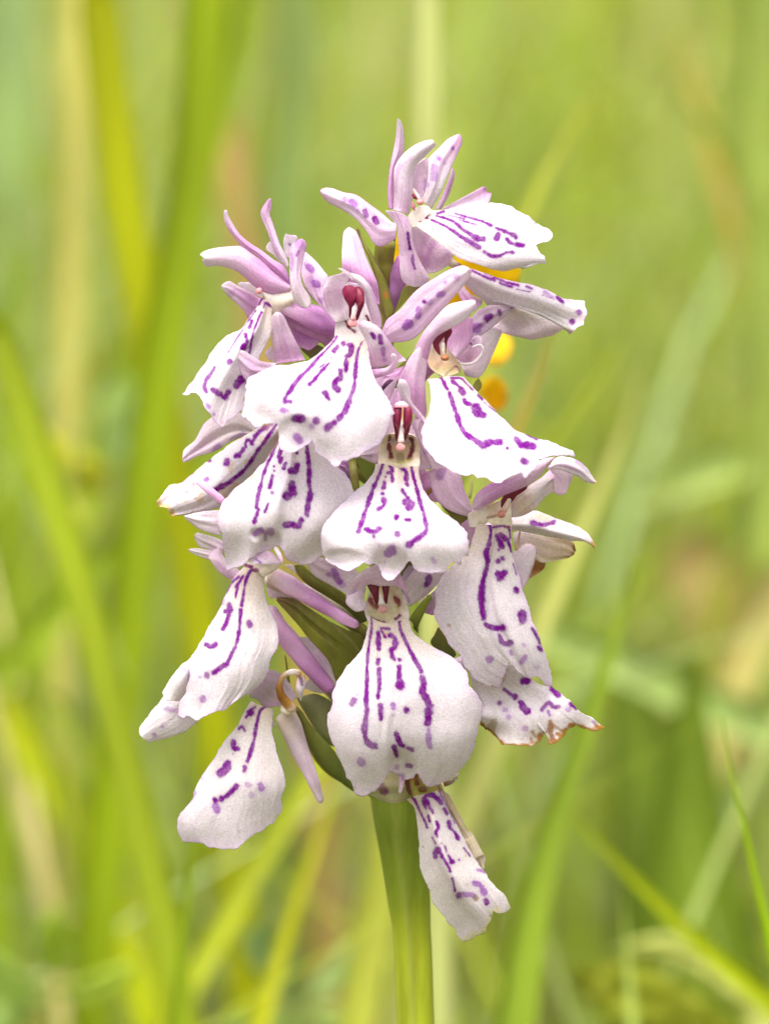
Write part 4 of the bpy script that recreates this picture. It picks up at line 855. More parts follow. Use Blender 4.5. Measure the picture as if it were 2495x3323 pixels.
sheet('lip', F13, 'T', '480,-60 485,10 465,110 440,192 400,282 310,382 230,492 175,590 153,655 165,715 130,790 114,860 125,950 150,1042 190,1130 205,1212 260,1290', '855,-20 872,60 932,132 1042,202 1152,262 1262,332 1352,430 1388,505 1395,570 1452,632 1505,730 1497,830 1472,930 1460,1030 1420,1150 1370,1262 1312,1312',
      tip='285,1340 290,1375 350,1442 372,1532 430,1552 530,1522 610,1432 640,1380 652,1338 720,1360 770,1396 820,1407 880,1392 918,1348 960,1410 1012,1472 1090,1467 1190,1432 1250,1380', base='580,-10 680,10 780,-20', d=(9.8, 11.0, 11.8, 11.6, 9.8), dents=[('775,1340', 124, 170, -0.8)], curl=(0.5, 1.3, 1.8, 1.2), crease=[(0.42, 0.025, 0.10)], ripple=0.16, ser=2.4,
      stops=[CREAM, WARMW, WHITE, WHITE, WHITE], edge=(0.78, 0.64, 0.79), edge_w=0.085, mat=M_LIP,
      marks=[((20, 34), '510,-40 515,40 490,200 475,380 470,560 465,700'), ((34, 50), '465,700 470,800 460,900 450,980 480,1080 550,1112', .92), ((20, 42), '765,-50 770,60 830,190 890,310 960,440'), ((50, 60), '970,500 980,560 970,610 1010,690 1035,750'), (62, '1025,800 1015,900'), (48, '1025,960 1025,1060 1040,1120', .7),
             (22, '600,50 670,58'), (46, '575,95 575,190'), (34, '575,190 578,245'), (26, '605,75 640,135'), (44, '680,112 720,140 725,210 690,250'), (34, '690,250 700,310 720,335'), (38, '765,335'), (34, '574,335 570,372'), ((44, 32), '580,420 585,560 570,650'), (34, '568,655 570,675'), (48, '762,400 765,500 780,560'), (66, '770,568'), (40, '595,745 598,860'), (34, '708,740 712,765', .8), (22, '705,835', .45), (64, '825,785'),
             (50, '335,730 360,700', .9), (28, '385,650', .45), (40, '735,1000 770,1090 800,1110'), (46, '840,1130 880,1145', .85), ((44, 30), '718,1120 740,1205'), (64, '420,1245 430,1265', .6), (34, '740,1300', .5), (44, '840,1285 865,1290', .85), (40, '745,1380 780,1388', .55), (16, '640,100', .9, (0.7, 0.3, 0.03)), (30, '1140,1290', .3, TAN), (14, '450,1425', .8, (0.75, 0.45, 0.05))])

# ---------- bottom left flower -------------------------------------------------------------------------
F15 = flower(0, 0, 0, line=np.vstack([pts('U', '1090,410 1180,480 1300,700 1480,960'), [[1200, 2560], [1290, 2640]]]), dd=(4.4, 2.6, 1.6, 0.8, 0.3, 0.0), w=(40, 40, 40, 40, 40, 34), col=(OLIVE2, OLIVE), label='bottom left flower with a withered curled petal')
poly('petal', F15, 'U', '1060,385 900,402 820,340 745,292 850,170 920,68 1040,108 1150,258 1165,320', d=(6.6, 6.4), k=4, curl=0.6, stops=[GREYL, (0.50, 0.40, 0.44), PALE], marks=[(30, '1000,350 900,250', .3, (0.4, 0.28, 0.2)), (40, '880,380 1000,380', .4, LILAC2)])
tube('petal', F15, 'U', '1120,450 1120,405 1075,355 1030,290 1018,200 1060,115 1140,84 1215,100', [90, 90, 80, 66, 50, 44, 56, 60], (7.0, 7.4, 7.6), stops=[CREAM, (0.5, 0.26, 0.06), (0.30, 0.13, 0.02), (0.36, 0.16, 0.03), (0.55, 0.36, 0.2), WARMW, (0.55, 0.3, 0.15)], flat=0.6)
sheet('petal', F15, 'U', '1170,110 1165,230 1190,310 1205,345', '1245,110 1252,190 1232,270 1212,340', d=(7.6, 7.8, 7.4), curl=0.4, stops=[(0.6, 0.4, 0.25), WHITE, WARMW], marks=[(28, '1205,140 1222,200', .8, (0.05, 0.02, 0.10))], label='white curled tip of the withered petal')
tube('spur', F15, 'U', '1050,440 1120,580 1200,790 1290,990 1395,1265', [200, 190, 150, 110, 62], (5.4, 5.2, 5.2, 5.0), stops=[CREAM, GREYL, PALE, GREYL], streak=((0.45, 0.36, 0.42), 0.35, 3))
blob('throat', F15, 'U', '1090,420', 66, 56, 6.6, CREAM)
sheet('lip', F15, 'U', '765,345 700,440 640,570 560,662 490,762 420,872 330,1002 270,1122 220,1242 140,1342 98,1412 92,1450 102,1510 150,1612', '965,420 945,562 972,720 1002,850 1052,980 1074,1100 1036,1220 1038,1300 1020,1362',
      tip='250,1616 330,1625 372,1656 440,1668 500,1672 600,1672 640,1662 700,1608 830,1532 930,1452', base='860,390', d=(6.6, 7.4, 7.6, 6.8), curl=(0.6, 1.3, 1.4), tilt=(0, 0.4), ripple=0.15, ser=2.0, stops=[CREAM, WARMW, WARMW, WHITE, WHITE], edge=(0.78, 0.64, 0.79), edge_w=0.085, mat=M_LIP,
      marks=[(28, '800,400 735,440'), (64, '755,450'), (24, '740,470 715,492'), (34, '675,575'), (26, '655,595 680,580 705,612'), (44, '605,710 605,765 645,775'), (20, '600,820', .5), (66, '550,905 535,955 490,995'), ((24, 36), '930,390 890,395 840,440 810,560 790,680 760,800 728,885'), (54, '705,940 702,970'), (42, '630,1110 565,1180 495,1222'), (48, '440,1235'), (64, '440,1290 455,1320', .8), (42, '735,1095', .45), (52, '845,1100 858,1125', .75), (42, '765,1190', .35), (40, '250,1170 215,1245', .5), (28, '320,1040', .3), (36, '805,1440', .3, TAN), (24, '150,1455', .3, TAN)])
poly('bract', orchid, 'U', '1520,770 1400,690 1260,480 1170,320 1320,278 1420,312 1495,370 1455,480 1485,600', d=(3.4, 3.0), k=3, curl=0.5, stops=[(0.13, 0.14, 0.03), (0.17, 0.17, 0.06), (0.19, 0.19, 0.07)], mat=M_GREEN)
sheet('bract', orchid, 'U', '1680,1160 1560,1072 1400,922 1250,682 1170,440', '1680,1070 1600,950 1500,780 1350,620 1200,420', d=(3.0, 4.0, 4.6, 5.0), curl=0.6, stops=[(0.12, 0.15, 0.025), (0.15, 0.17, 0.03), OLIVE], mat=M_GREEN, th=0.4)

# ---------- bracts, spurs and the hidden flank of the spike, left of the lower centre -------------------
sheet('bract', orchid, 'R', '1060,745 900,585 700,455 500,330 385,215 350,120', '1130,720 1110,620 900,430 700,300 562,220 430,98', d=(4.0, 5.0, 6.0, 6.2), curl=0.7, stops=[(0.10, 0.115, 0.02), OLIVE, OLIVE, OLIVE2], mat=M_GREEN, th=0.4, marks=[(16, '400,150 560,270 760,400 1000,590', .5, (0.26, 0.27, 0.10))])
sheet('bract', orchid, 'R', '800,1370 730,1172 650,1062 500,900 400,772 250,600 160,500', '1100,1000 1070,868 900,800 700,698 450,530 350,470 160,455', d=(4.6, 5.4, 5.8, 5.6), curl=0.9, crease=[(0.5, 0.08, -0.3)], stops=[OLIVE, OLIVE, OLIVE2, (0.22, 0.13, 0.06)], mat=M_GREEN, th=0.4,
      marks=[(20, '560,600 760,750 960,930 1040,1030', .55, (0.33, 0.33, 0.13)), (16, '380,540 560,720 760,960', .4, (0.30, 0.30, 0.12)), (40, '300,500 600,780 780,1100', .4, (0.16, 0.11, 0.03))])
FSP = flower(0, 0, 0, line=np.vstack([pts('R', '110,640 300,860 560,1180 760,1480'), [[1170, 2330], [1270, 2420]]]), dd=(3.4, 3.2, 2.8, 2.0, 1.0, 0.0), w=(30, 40, 44, 44, 40, 34), col=(LILAC, OLIVE), label='half hidden flower behind the lower left bracts')
tube('spur', FSP, 'R', '60,560 180,780 330,980 520,1210 760,1470', [170, 200, 200, 180, 150], (3.8, 4.2, 4.4, 4.2), stops=[PALE, LILAC, LILAC, LILAC2, LILAC2])
poly('petal', FSP, 'R', '800,1400 700,1270 560,1100 440,950 395,888 500,898 620,1008 720,1150 800,1330', d=(3.6, 3.8), k=4, stops=[WARMW, BLUSH, WARMW])
poly('petal', FSP, 'R', '40,330 150,350 270,420 380,490 300,470 180,460 90,470', d=(4.4,), k=3, stops=[PALE, WARMW])
poly('petal', FSP, 'R', '240,110 330,110 380,210 350,190', d=(5.0,), stops=[WARMW])
poly('petal', FSP, 'R', '440,1430 560,1300 700,1500 560,1480', d=(2.2,), stops=[WARMW])
poly('petal', FSP, 'R', '70,540 150,560 200,620 160,650 90,620', d=(4.0,), stops=[WARMW])
poly('petal', FSP, 'U', '940,500 985,560 950,585 942,560', d=(4.4,), stops=[WARMW])
tube('bract', orchid, 'R', '250,1080 265,1180 290,1400', [14, 24, 40], (3.6, 3.2), stops=[OLIVE2, OLIVE], mat=M_GREEN)
# right of the lower centre flower
sheet('bract', orchid, 'S', '925,650 880,560 858,510 965,368 1045,305', '900,610 925,615 945,560 1002,440 1060,322', d=(7.6, 8.6, 9.4), curl=0.5, stops=[OLIVE, (0.20, 0.23, 0.03), (0.25, 0.27, 0.04)], mat=M_GREEN, th=0.4)
poly('bract', orchid, 'S', '1240,880 1050,752 1080,660 1112,590 1180,690 1270,830', d=(5.0,), k=3, stops=[(0.10, 0.12, 0.02), OLIVE], mat=M_GREEN)
poly('sepal', orchid if False else F13, 'S', '1000,470 950,380 1090,260 1160,180 1100,330 1075,480', d=(5.6,), k=3, stops=[LILAC2, GREYL, GREYL])
# bracts between the centre flowers
sheet('bract', orchid, 'J', '455,1200 425,1120 405,1000 398,880', '505,1170 495,1060 480,960 470,870', d=(6.6, 6.4, 5.8), curl=0.4, stops=[OLIVE, (0.23, 0.2, 0.05), OLIVE2], mat=M_GREEN)
poly('bract', orchid, 'J', '580,1100 520,1010 480,880 470,850 540,870 650,930 620,1040', d=(4.4,), k=3, stops=[(0.12, 0.15, 0.02), (0.15, 0.18, 0.02)], mat=M_GREEN)
poly('bract', orchid, 'J', '1450,1560 1380,1420 1300,1330 1420,1380 1550,1430 1540,1500', d=(4.6,), k=3, stops=[OLIVE, (0.16, 0.15, 0.04)], mat=M_GREEN)
poly('sepal', F10, 'J', '1120,1180 1085,980 1150,975 1220,1150 1330,1270 1230,1290', d=(5.2,), k=3, stops=[LILAC2, LILAC, GREYL])
poly('bract', orchid, 'J', '1150,1200 1210,1145 1220,1190 1170,1235', d=(5.6,), stops=[BROWN, (0.4, 0.22, 0.08)], mat=M_GREEN)
poly('sepal', F5, 'J', '700,160 780,85 850,100 800,170 740,210', d=(6.8,), stops=[(0.2, 0.09, 0.2), LILAC2])
poly('petal', F5, 'J', '640,120 720,100 790,60 870,30 870,100 780,100 710,165', d=(7.4,), stops=[PALE, LILAC])
sheet('sepal', F6, 'K', '60,1200 -20,1150', '450,1400 500,1200', d=(5.4, 5.2), stops=[GREYL, PALE]) if False else None

# ---------- bottom right flower hanging beside the stem ------------------------------------------------
F16 = flower(0, 0, 0, line=np.vstack([pts('V', '640,60 560,110 480,120'), [[1290, 2540], [1295, 2600]]]), dd=(5.0, 3.6, 2.4, 1.0, 0.0), w=(50, 56, 50, 46, 40), col=(CREAM, STEMG), label='lowest flower, its narrow lip hanging beside the stem')
poly('sepal', F16, 'V', '560,180 500,292 440,318 380,326 250,300 130,230 200,60 320,-20 440,20 520,90', d=(6.2, 6.6, 6.2), k=5, curl=1.0, stops=[(0.55, 0.50, 0.26), (0.62, 0.58, 0.36), (0.50, 0.50, 0.26)], marks=[(60, '255,150 290,205', .75, (0.22, 0.03, 0.16)), (30, '310,205', .5)])
tube('spur', F16, 'V', '462,20 460,140 442,228', [50, 50, 28], (7.6, 8.2), stops=[LILAC, PALE, PALE])
poly('throat', F16, 'V', '720,250 560,250 505,180 480,60 620,-10 800,60 860,150 850,200', d=(6.6, 6.6), k=5, stops=[(0.42, 0.38, 0.06), (0.35, 0.28, 0.06), CREAM], mat=M_WAX, marks=[(50, '530,60 520,130 545,240', 1, (0.10, 0.012, 0.02)), (50, '600,50 615,130', 1, (0.14, 0.03, 0.01)), (60, '560,80', .6, BROWN), (24, '820,140 840,200', .7, (0.2, 0.02, 0.12))])
blob('stigma', F16, 'V', '668,185', 44, 30, 7.2, (0.13, 0.06, 0.015))
sheet('sepal', F16, 'V', '880,160 930,145 990,90', '870,110 960,110 1030,20', d=(6.0, 5.4), stops=[BROWN, (0.5, 0.4, 0.3), WARMW])
sheet('petal', F16, 'V', '850,190 900,300 950,400 1010,500 1090,620 1180,760 1240,900 1260,960', '870,180 920,330 985,440 1060,560 1150,720 1220,850 1270,960', d=(6.2, 6.8, 7.0), stops=[(0.6, 0.5, 0.3), (0.62, 0.52, 0.34), CREAM], curl=0.3, th=0.4)
sheet('lip', F16, 'V', '505,285 580,360 608,460 622,600 632,780 642,930 690,1080 740,1180 752,1270 830,1380 912,1490 972,1532 1022,1632 1063,1682', '855,175 882,280 922,380 982,490 1052,620 1132,760 1202,900 1290,1015 1312,1060 1342,1090 1430,1190 1500,1270 1532,1340',
      tip='1150,1662 1200,1620 1282,1580 1340,1450 1356,1380 1420,1406 1490,1392', base='600,250 740,220', d=(7.2, 8.2, 8.2, 7.2), curl=(1.4, 1.8, 0.8), crease=[(0.45, 0.16, 0.6)], tilt=(0, 0.5), ser=2.0, stops=[CREAM, WARMW, WARMW, WARMW, WHITE], mat=M_LIP, tipcol=((0.76, 0.68, 0.5), 0.04),
      marks=[((26, 20), '530,130 540,230 600,310 650,420 690,500 715,562'), (42, '700,370 680,320 690,260 740,235 790,260 850,320'), (64, '705,310'), (30, '715,310 740,370 765,412'), (16, '820,160 860,270 920,370 980,520', .8), (36, '880,380 905,425'), (26, '722,445 735,500'), (32, '805,505 820,560 800,605 812,650'), (46, '925,505 932,550'), (34, '935,560 980,610 1018,675'), (18, '760,655 795,718'), (14, '850,715'), (18, '885,740 902,795'), (24, '920,830 950,890'), (48, '955,895'),
             (40, '785,800 790,850', .9), ((40, 26), '815,765 870,860 920,940 940,990'), (18, '1025,875'), (16, '1070,760 1130,838'), (24, '960,1060 975,1130 985,1185'), (54, '1020,1225', .95), (44, '1070,1212 1160,1222', .7), (46, '1185,1250', .8, (0.22, 0.1, 0.03)), (56, '1175,1105 1235,1130 1270,1200', .8), (40, '1285,1270 1298,1300'), (28, '1205,975 1275,992', .75), (18, '1105,1120', .7, BROWN), (26, '1335,1420', .5, BROWN), (14, '670,750', .6, OLIVE), (18, '1085,835', .6, (0.6, 0.4, 0.15))])
# ------------------------------------------------------------------ yellow meadow flower just behind the spike
def background_flower(label, petals, d, stalk, col):
    p0 = world_pt(pts('Z', stalk)[-1:], d)[0]
    t = thing('yellow_flower', label, 'flower', (float(p0[0]), float(p0[1]), 0.0), 'yellow flowers behind the orchid')
    line = pts('Z', stalk)
    w = world_pt(line, d)
    root = w[-1].copy(); root[2] = 0.0; root[0] += 0.004
    # stalk as a px tube down to the soil
    ext = [np.array([1325 + 18 * i, line[-1][1] + 700 * i]) for i in range(1, 12)]
    ext = [e for e in ext if world_pt(e[None], d)[0][2] > 0.001]
    tube('stem', t, 'Z', np.vstack([line] + [e[None] for e in ext]), [40, 46, 50], (d,), stops=[(0.20, 0.24, 0.03)], mat=M_GREEN, res=0.5)
    for k, (loop, dd) in enumerate(petals):
        poly('petal', t, 'Z', loop, d=(d, d + dd), curl=1.2, stops=[col[0], col[1]], mat=M_YELLOW, und=0.4, res=0.6)
    return t


YEL = ((0.88, 0.58, 0.004), (0.90, 0.66, 0.006))
background_flower('bright yellow flower peeping out on the right between the top two orchid lips',
                  [('1010,640 975,600 985,550 1040,520 1100,530 1124,572 1116,612 1080,640', 4), ('985,680 960,640 975,610 1010,610 1012,660', 2), ('930,660 870,640 845,580 850,520 880,490 915,560', 2)], -40,
                  '1000,640 985,760 940,1000 900,1250', YEL)
background_flower('soft orange yellow flower lower down behind the right centre lip',
                  [('1062,886 1036,850 1044,822 1068,812 1090,828 1096,862 1084,886', 4), ('1050,780 1055,735 1082,712 1104,735 1102,768 1075,790', -5)], -62,
                  '1060,880 1020,980 930,1180 890,1400', ((0.87, 0.54, 0.006), (0.88, 0.62, 0.008)))

# ------------------------------------------------------------------ grass blades one can tell apart behind the orchid
BG = 'grass blades behind the orchid'
LIGHT = (0.50, 0.55, 0.13)
YG = (0.46, 0.50, 0.012)
MID = (0.28, 0.37, 0.018)
DEEP = (0.14, 0.21, 0.012)
STRAW = (0.43, 0.40, 0.10)
RUST = (0.42, 0.24, 0.05)
BLUEG = (0.25, 0.34, 0.13)


def blade(label, path, dist, width, col, name='grass_blade', cat='grass blade', mat=None, group=BG, tip=True, root=True, fold=0.25, yaw=0.0, drift=0.0):
    """one arching blade: path is its visible run from the tip down, then it goes on to the soil"""
    px = pts('Z', path)
    if px[0, 1] < 0 or px[0, 0] < 0 or px[0, 0] > 2495:
        tip = False          # enters from outside the picture at full width
    n0 = len(px)
    dd = -dist + drift * np.linspace(0, 1, n0)
    W = world_pt(px, dd)
    if root:
        e = W[-1] - W[-2]
        e /= np.linalg.norm(e)
        z = W[-1][2]
        k = z / max(0.25, -e[2] + 0.15)
        ctrl = W[-1] + e * k * 0.5
        ctrl[2] = max(ctrl[2], z * 0.25)
        end = np.array([ctrl[0] + e[0] * k * 0.12, W[-1][1] + 0.006, 0.0])
        tt = np.linspace(0, 1, 9)[1:, None]
        W = np.vstack([W, (1 - tt) ** 2 * W[-1] + 2 * tt * (1 - tt) * ctrl + tt ** 2 * end])
    n = 44
    c = smooth_line(W, n)
    c = c[np.concatenate([[True], np.linalg.norm(np.diff(c, axis=0), axis=1) > 1e-7])]
    n = len(c)
    T = np.gradient(c, axis=0); T /= np.linalg.norm(T, axis=1, keepdims=True)
    S = np.cross(T, np.array([0, -1.0, 0])); S /= np.linalg.norm(S, axis=1, keepdims=True) + 1e-9
    if yaw:
        S = S * math.cos(yaw) + np.array([0, 1.0, 0]) * math.sin(yaw)
    B = np.cross(S, T)
    v = np.linspace(0, 1, n)
    w = width * 0.5e-3 * (np.clip(v / (0.30 if tip else 0.01), 0.03, 1) ** 0.75) * (1 - 0.35 * np.clip(v - 0.6, 0, 1) / 0.4)
    us = np.array([-1, -0.45, 0, 0.45, 1])
    V = c[:, None] + (w[:, None] * us)[..., None] * S[:, None] + (np.abs(us) * w[:, None] * fold)[..., None] * B[:, None]
    Vb = V - 0.00025 * B[:, None]
    m = len(us)
    idx = np.arange(n * m).reshape(n, m)
    F = np.stack([idx[:-1, :-1], idx[1:, :-1], idx[1:, 1:], idx[:-1, 1:]], -1).reshape(-1, 4)
    ring = np.concatenate([idx[0, :], idx[1:, -1], idx[-1, -2::-1], idx[-2:0:-1, 0]])
    nx = np.roll(ring, -1)
    side = np.stack([ring, nx, nx + n * m, ring + n * m], 1)
    col = tuple(min(0.7, c * 1.22) for c in col)
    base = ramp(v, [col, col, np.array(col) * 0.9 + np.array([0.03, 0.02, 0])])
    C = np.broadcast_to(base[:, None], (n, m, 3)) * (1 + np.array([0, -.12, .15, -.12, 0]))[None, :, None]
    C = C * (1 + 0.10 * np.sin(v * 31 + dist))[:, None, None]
    C = C.reshape(-1, 3)
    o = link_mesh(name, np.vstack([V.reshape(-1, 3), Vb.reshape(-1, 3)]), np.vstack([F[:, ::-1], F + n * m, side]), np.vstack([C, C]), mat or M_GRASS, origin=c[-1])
    o['label'] = label; o['category'] = cat
    if group:
        o['group'] = group
    return o


blade('pale upright blade rising straight behind the topmost flower', '918,-120 917,40 916,200 918,420 922,640', 170, 2.9, (0.50, 0.52, 0.20))
blade('curved yellowish blade whose tip bends right, beside the top lip', '1292,185 1262,225 1215,305 1165,395 1120,500 1085,640', 175, 3.8, (0.50, 0.52, 0.08))
blade('bright short green blade lying almost level right of the top lip', '1440,462 1370,448 1280,435 1180,430 1090,450 1000,520', 260, 3.0, MID)
blade('straw coloured stalk standing at the far upper left', '172,-120 165,100 162,300 158,500 150,700 143,900', 340, 3.9, STRAW, name='straw_stalk', cat='grass stalk', mat=M_STRAW, tip=False)
blade('broad yellow green blade next to the straw stalk, upper left', '205,-100 222,80 245,260 270,440 300,600 330,760', 230, 4.6, (0.40, 0.42, 0.004))
blade('wide fresh green blade bending down behind the left sepals', '455,-160 440,60 430,240 405,440 375,620 345,800 320,1000 290,1250', 215, 4.6, (0.28, 0.36, 0.006))
blade('thin leaning green blade crossing the reddish patch at upper left', '545,-80 520,60 490,190 450,330 400,470 350,600', 330, 3.6, MID)
blade('long diagonal green blade running down the left edge', '-30,640 40,850 110,1060 170,1250 215,1420 262,1600 300,1760', 155, 3.3, (0.34, 0.41, 0.02))
blade('orange tinged dry stalk leaning beside the orange flower', '1200,690 1188,740 1165,800 1140,860 1115,930 1080,1020 1040,1120 1000,1230 965,1350 930,1500 905,1700 895,1900 893,2150', 120, 1.8, RUST, name='dry_stalk', cat='grass stalk', mat=M_STRAW)
blade('slender light blade leaning left of the pale blade at centre right', '1345,745 1300,810 1245,880 1195,945 1120,1040', 185, 2.4, (0.48, 0.52, 0.04))
blade('long pale buff blade with a blunt tip at centre right', '1392,770 1370,850 1335,960 1290,1070 1240,1180 1190,1300 1130,1440', 180, 3.2, (0.54, 0.54, 0.18))
blade('broad mid green blade with a light tip, right of the folded lip', '1362,1215 1345,1310 1310,1430 1270,1560 1215,1720 1165,1900 1130,2080 1110,2240', 120, 4.6, (0.27, 0.36, 0.03))
blade('sharp thin green blade at the lower right edge', '1557,1545 1572,1640 1600,1760 1630,1890 1662,2030 1690,2170', 48, 1.55, (0.32, 0.46, 0.004))
blade('tan blade slanting in from the right edge', '1720,1180 1680,1270 1620,1390 1575,1500 1530,1640', 300, 5.0, (0.46, 0.40, 0.13), mat=M_STRAW)
blade('diagonal olive green blade falling to the lower right corner', '1210,1730 1290,1820 1380,1910 1470,2000 1570,2090 1690,2190', 130, 3.4, (0.36, 0.42, 0.002), root=True)
blade('short pale pointed blade low at right', '1346,1930 1350,2000 1356,2080 1362,2160 1368,2260', 130, 2.6, (0.46, 0.54, 0.13))
blade('yellow green diagonal blade low, left of the orchid stem', '740,1640 705,1750 670,1860 635,1960 605,2060', 165, 2.8, (0.52, 0.52, 0.02))
blade('thin upright green blade under the lower left lip', '432,1480 425,1620 418,1780 405,1930 392,2080 380,2240', 85, 1.6, (0.25, 0.34, 0.008))
blade('grey green blade slanting behind the brown tipped lip', '1690,1590 1580,1540 1460,1490 1330,1430 1220,1390 1120,1380', 270, 4.5, (0.33, 0.42, 0.12), root=False)
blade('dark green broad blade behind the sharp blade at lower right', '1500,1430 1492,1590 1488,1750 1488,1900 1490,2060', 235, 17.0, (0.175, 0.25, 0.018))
blade('wide dark green blade filling the lower right', '1330,1400 1370,1550 1410,1720 1450,1900 1490,2100', 300, 20.0, (0.16, 0.22, 0.02))
blade('soft light green blade left of the stem near the bottom', '330,1560 360,1700 350,1860 345,2000 340,2200', 330, 5.0, (0.33, 0.40, 0.07))
blade('upright sage blade between the straw stalk and the left sepals', '330,420 325,560 318,720 312,900 300,1100', 420, 8.0, (0.27, 0.34, 0.08))
blade('dull olive blade at the far left edge', '20,430 30,600 25,800 20,1000 10,1200', 380, 8.0, MID)
blade('pale vertical blade right of the upright one at the top', '640,-100 640,80 635,260 620,440 610,620', 430, 6.0, (0.28, 0.36, 0.10))
blade('broad pale blade along the upper right edge', '1655,-120 1640,60 1630,260 1640,460 1650,700', 330, 5.0, (0.33, 0.40, 0.08))
blade('deep green blade bent across the upper right', '1440,150 1490,230 1550,310 1600,390 1640,470 1690,560', 330, 5.0, (0.21, 0.28, 0.008))
blade('lime blade under the diagonal at lower left', '-20,1480 60,1600 130,1720 200,1850 260,1980 300,2120', 300, 4.5, YG)
blade('arched pale blade low at the far left', '-40,1560 20,1520 80,1510 140,1560 190,1640 230,1740', 330, 3.6, (0.34, 0.40, 0.05))


blade('rust brown withered blade lying at the right, level with the folded lip', '1440,1170 1490,1210 1540,1260 1570,1330', 470, 11.0, (0.36, 0.25, 0.09), name='withered_grass', mat=M_STRAW, tip=False)
blade('reddish dry stalk near the top left, between two green blades', '415,-60 430,40 450,120 470,190 490,300', 420, 5.0, (0.40, 0.27, 0.09), name='dry_stalk', cat='grass stalk', mat=M_STRAW)
blade('orange brown dry stalk far right, level with the top lips', '1470,60 1500,200 1540,340 1580,470 1620,620', 440, 5.0, (0.46, 0.34, 0.07), name='dry_stalk', cat='grass stalk', mat=M_STRAW)
blade('pale glaucous blade at the far upper left corner', '20,-100 15,40 10,180 12,330', 800, 14.0, (0.32, 0.42, 0.16))
blade('sage green blade lying across the right side above the tan blade', '1700,960 1580,1000 1460,1040 1380,1080', 380, 5.0, (0.36, 0.44, 0.12), root=False)

# broad leaves of low plants
def leaf_plant(label, leaves, dist, cat='plant', name='leafy_plant'):
    pc = world_pt(pts('Z', leaves[0][0])[:1], -dist)[0]
    t = thing(name, label, cat, (float(pc[0]), float(pc[1]), 0.0), None)
    first = pts('Z', leaves[0][0])[0]
    line = [first]
    y = first[1]
    while True:
        y += 300
        if world_pt(np.array([[first[0] + 20, y]]), -dist)[0][2] < 0.001 or y > 15000:
            break
        line.append([first[0] + 20, y])
    tube('stem', t, 'Z', np.array(line, float), [34, 44, 50], (-dist,), stops=[(0.2, 0.25, 0.04)], mat=M_GREEN, res=0.4)
    for loop, dd, col in leaves:
        poly('leaf', t, 'Z', loop, d=(-dist, -dist + dd), stops=[tuple(min(0.8, c * 1.4) for c in col)] * 2, mat=M_GRASS, curl=1.5, und=0.8, res=0.4, crease=[(0.5, 0.12, -0.8)])
    return t


leaf_plant('low plant with pale notched leaves in the lower left corner', [
    ('105,2110 80,2060 85,1990 120,1955 150,2010 175,2030 165,2090', 6, (0.34, 0.42, 0.06)), ('100,2130 40,2090 -20,2050 -60,2060 -40,2120 20,2180', 8, (0.34, 0.44, 0.10)),
    ('110,2140 160,2120 240,2090 300,2080 270,2130 190,2170', 3, (0.30, 0.38, 0.04)), ('110,2150 60,2190 0,2240 -50,2230 10,2170', -4, (0.32, 0.42, 0.12))], 200)
leaf_plant('low plant with blue green leaves left of the stem base', [
    ('640,2170 560,2110 520,2030 560,1990 630,2050', 4, BLUEG), ('650,2180 700,2100 780,2010 830,2030 760,2120', -4, (0.28, 0.37, 0.12)), ('640,2200 560,2190 470,2220 520,2260 600,2250', 6, (0.26, 0.36, 0.08)),
    ('655,2190 730,2170 830,2160 800,2220 720,2240', 3, (0.30, 0.38, 0.10))], 230)
leaf_plant('broad yellowing leaf arching over the bottom right corner', [
    ('1640,2260 1480,2130 1340,2080 1220,2100 1260,2160 1380,2230 1520,2300', 10, (0.27, 0.29, 0.02)), ('1650,2280 1560,2150 1420,2070 1300,2060 1440,2020 1580,2080 1700,2190', -4, (0.36, 0.38, 0.09))], 190)
leaf_plant('yellow green leaves between the left blades at mid height', [
    ('150,960 100,930 70,960 90,1010 140,1020', 5, (0.52, 0.52, 0.02)), ('155,1000 190,980 235,1010 225,1060 180,1070', -3, (0.42, 0.42, 0.03)), ('150,1050 120,1080 150,1130 190,1120', 3, (0.38, 0.38, 0.06))], 260)
leaf_plant('pale green rounded leaf behind the upper left sepals', [
    ('260,1020 215,960 220,860 260,800 300,860 305,960', 4, (0.32, 0.42, 0.14)), ('255,1040 300,1010 340,1040 320,1090', 4, (0.28, 0.36, 0.06))], 330)

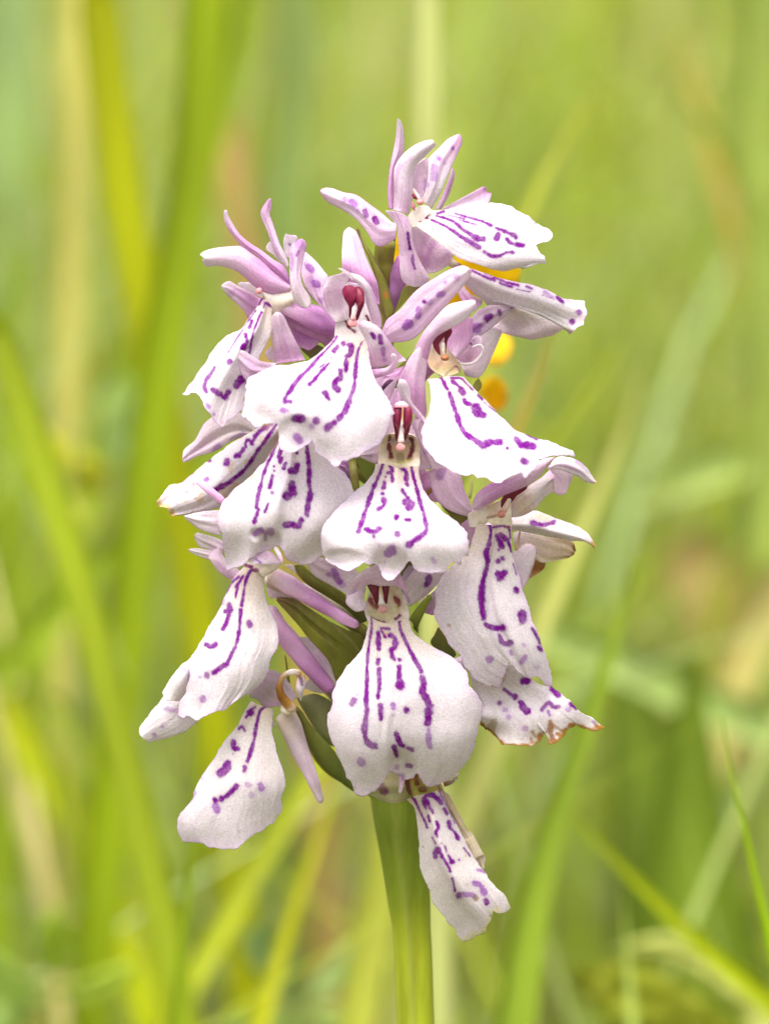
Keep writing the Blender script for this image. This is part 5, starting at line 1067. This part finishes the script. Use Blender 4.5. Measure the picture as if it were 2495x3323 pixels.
# ------------------------------------------------------------------ the meadow itself: tens of thousands of blades
nb = 13000
near = np.arange(nb) < 210          # a few thin ones stand closer, between the blades built one by one
uy = rng.random(nb)
yy = np.where(near, 0.13 + 0.30 * uy, 0.42 + 6.0 * uy ** 1.7)
half = np.where(near, 0.13, 0.0665 * (yy + 0.4) * 1.25 + 0.30)
xx = (rng.random(nb) * 2 - 1) * half
hh = (0.10 + 0.17 * rng.random(nb) ** 1.2) * np.where(yy < 0.7, 0.9, 1.0)
wd = (0.0024 + 0.0055 * rng.random(nb) ** 1.6)
wd = np.where(yy < 0.95, wd * 0.36, np.where(yy < 1.7, wd * 0.55, wd))
wd = np.where(near, 0.0007 + 0.0010 * rng.random(nb), wd)
az = rng.random(nb) * 2 * math.pi
lean = hh * np.where(near, 1.25, 1.0) * (0.15 + 1.0 * rng.random(nb) ** 1.3)
face = rng.random(nb) * math.pi
ns = 5
t = np.linspace(0, 1, ns)
cx = xx[:, None] + np.cos(az)[:, None] * lean[:, None] * t ** 2
cy = yy[:, None] + np.sin(az)[:, None] * lean[:, None] * t ** 2
cz = hh[:, None] * (t - 0.22 * t ** 3 * (lean / hh)[:, None])
hw = wd[:, None] * 0.5 * np.array([0.8, 1.0, 0.9, 0.6, 0.06])
V = np.stack([np.stack([cx - np.cos(face)[:, None] * hw, cy - np.sin(face)[:, None] * hw, cz], -1),
              np.stack([cx + np.cos(face)[:, None] * hw, cy + np.sin(face)[:, None] * hw, cz], -1)], 2)   # nb, ns, 2, 3
idx = np.arange(nb * ns * 2).reshape(nb, ns, 2)
F = np.stack([idx[:, :-1, 0], idx[:, :-1, 1], idx[:, 1:, 1], idx[:, 1:, 0]], -1).reshape(-1, 4)
pal = np.array([(0.30, 0.38, 0.02), (0.38, 0.43, 0.02), (0.22, 0.31, 0.015), (0.42, 0.48, 0.11), (0.36, 0.45, 0.15), (0.50, 0.42, 0.12), (0.36, 0.22, 0.08)])
pal = pal * np.array([0.95, 0.96, 1.3])
pick = rng.choice(len(pal), nb, p=[0.28, 0.24, 0.14, 0.15, 0.09, 0.07, 0.03])
patch = vnoise(np.stack([xx * 1000, yy * 500], 1), 60, 5)
bc = pal[pick] * (1 + 0.25 * patch[:, None]) * (0.72 + 0.56 * rng.random(nb))[:, None]
Cc = np.repeat(bc, ns * 2, 0)
gr = link_mesh('grass', V.reshape(-1, 3), F, Cc, M_GRASS, origin=(0, 0, 0))
gr['kind'] = 'stuff'
gr['label'] = 'tall green meadow grass receding out of focus behind the orchid'
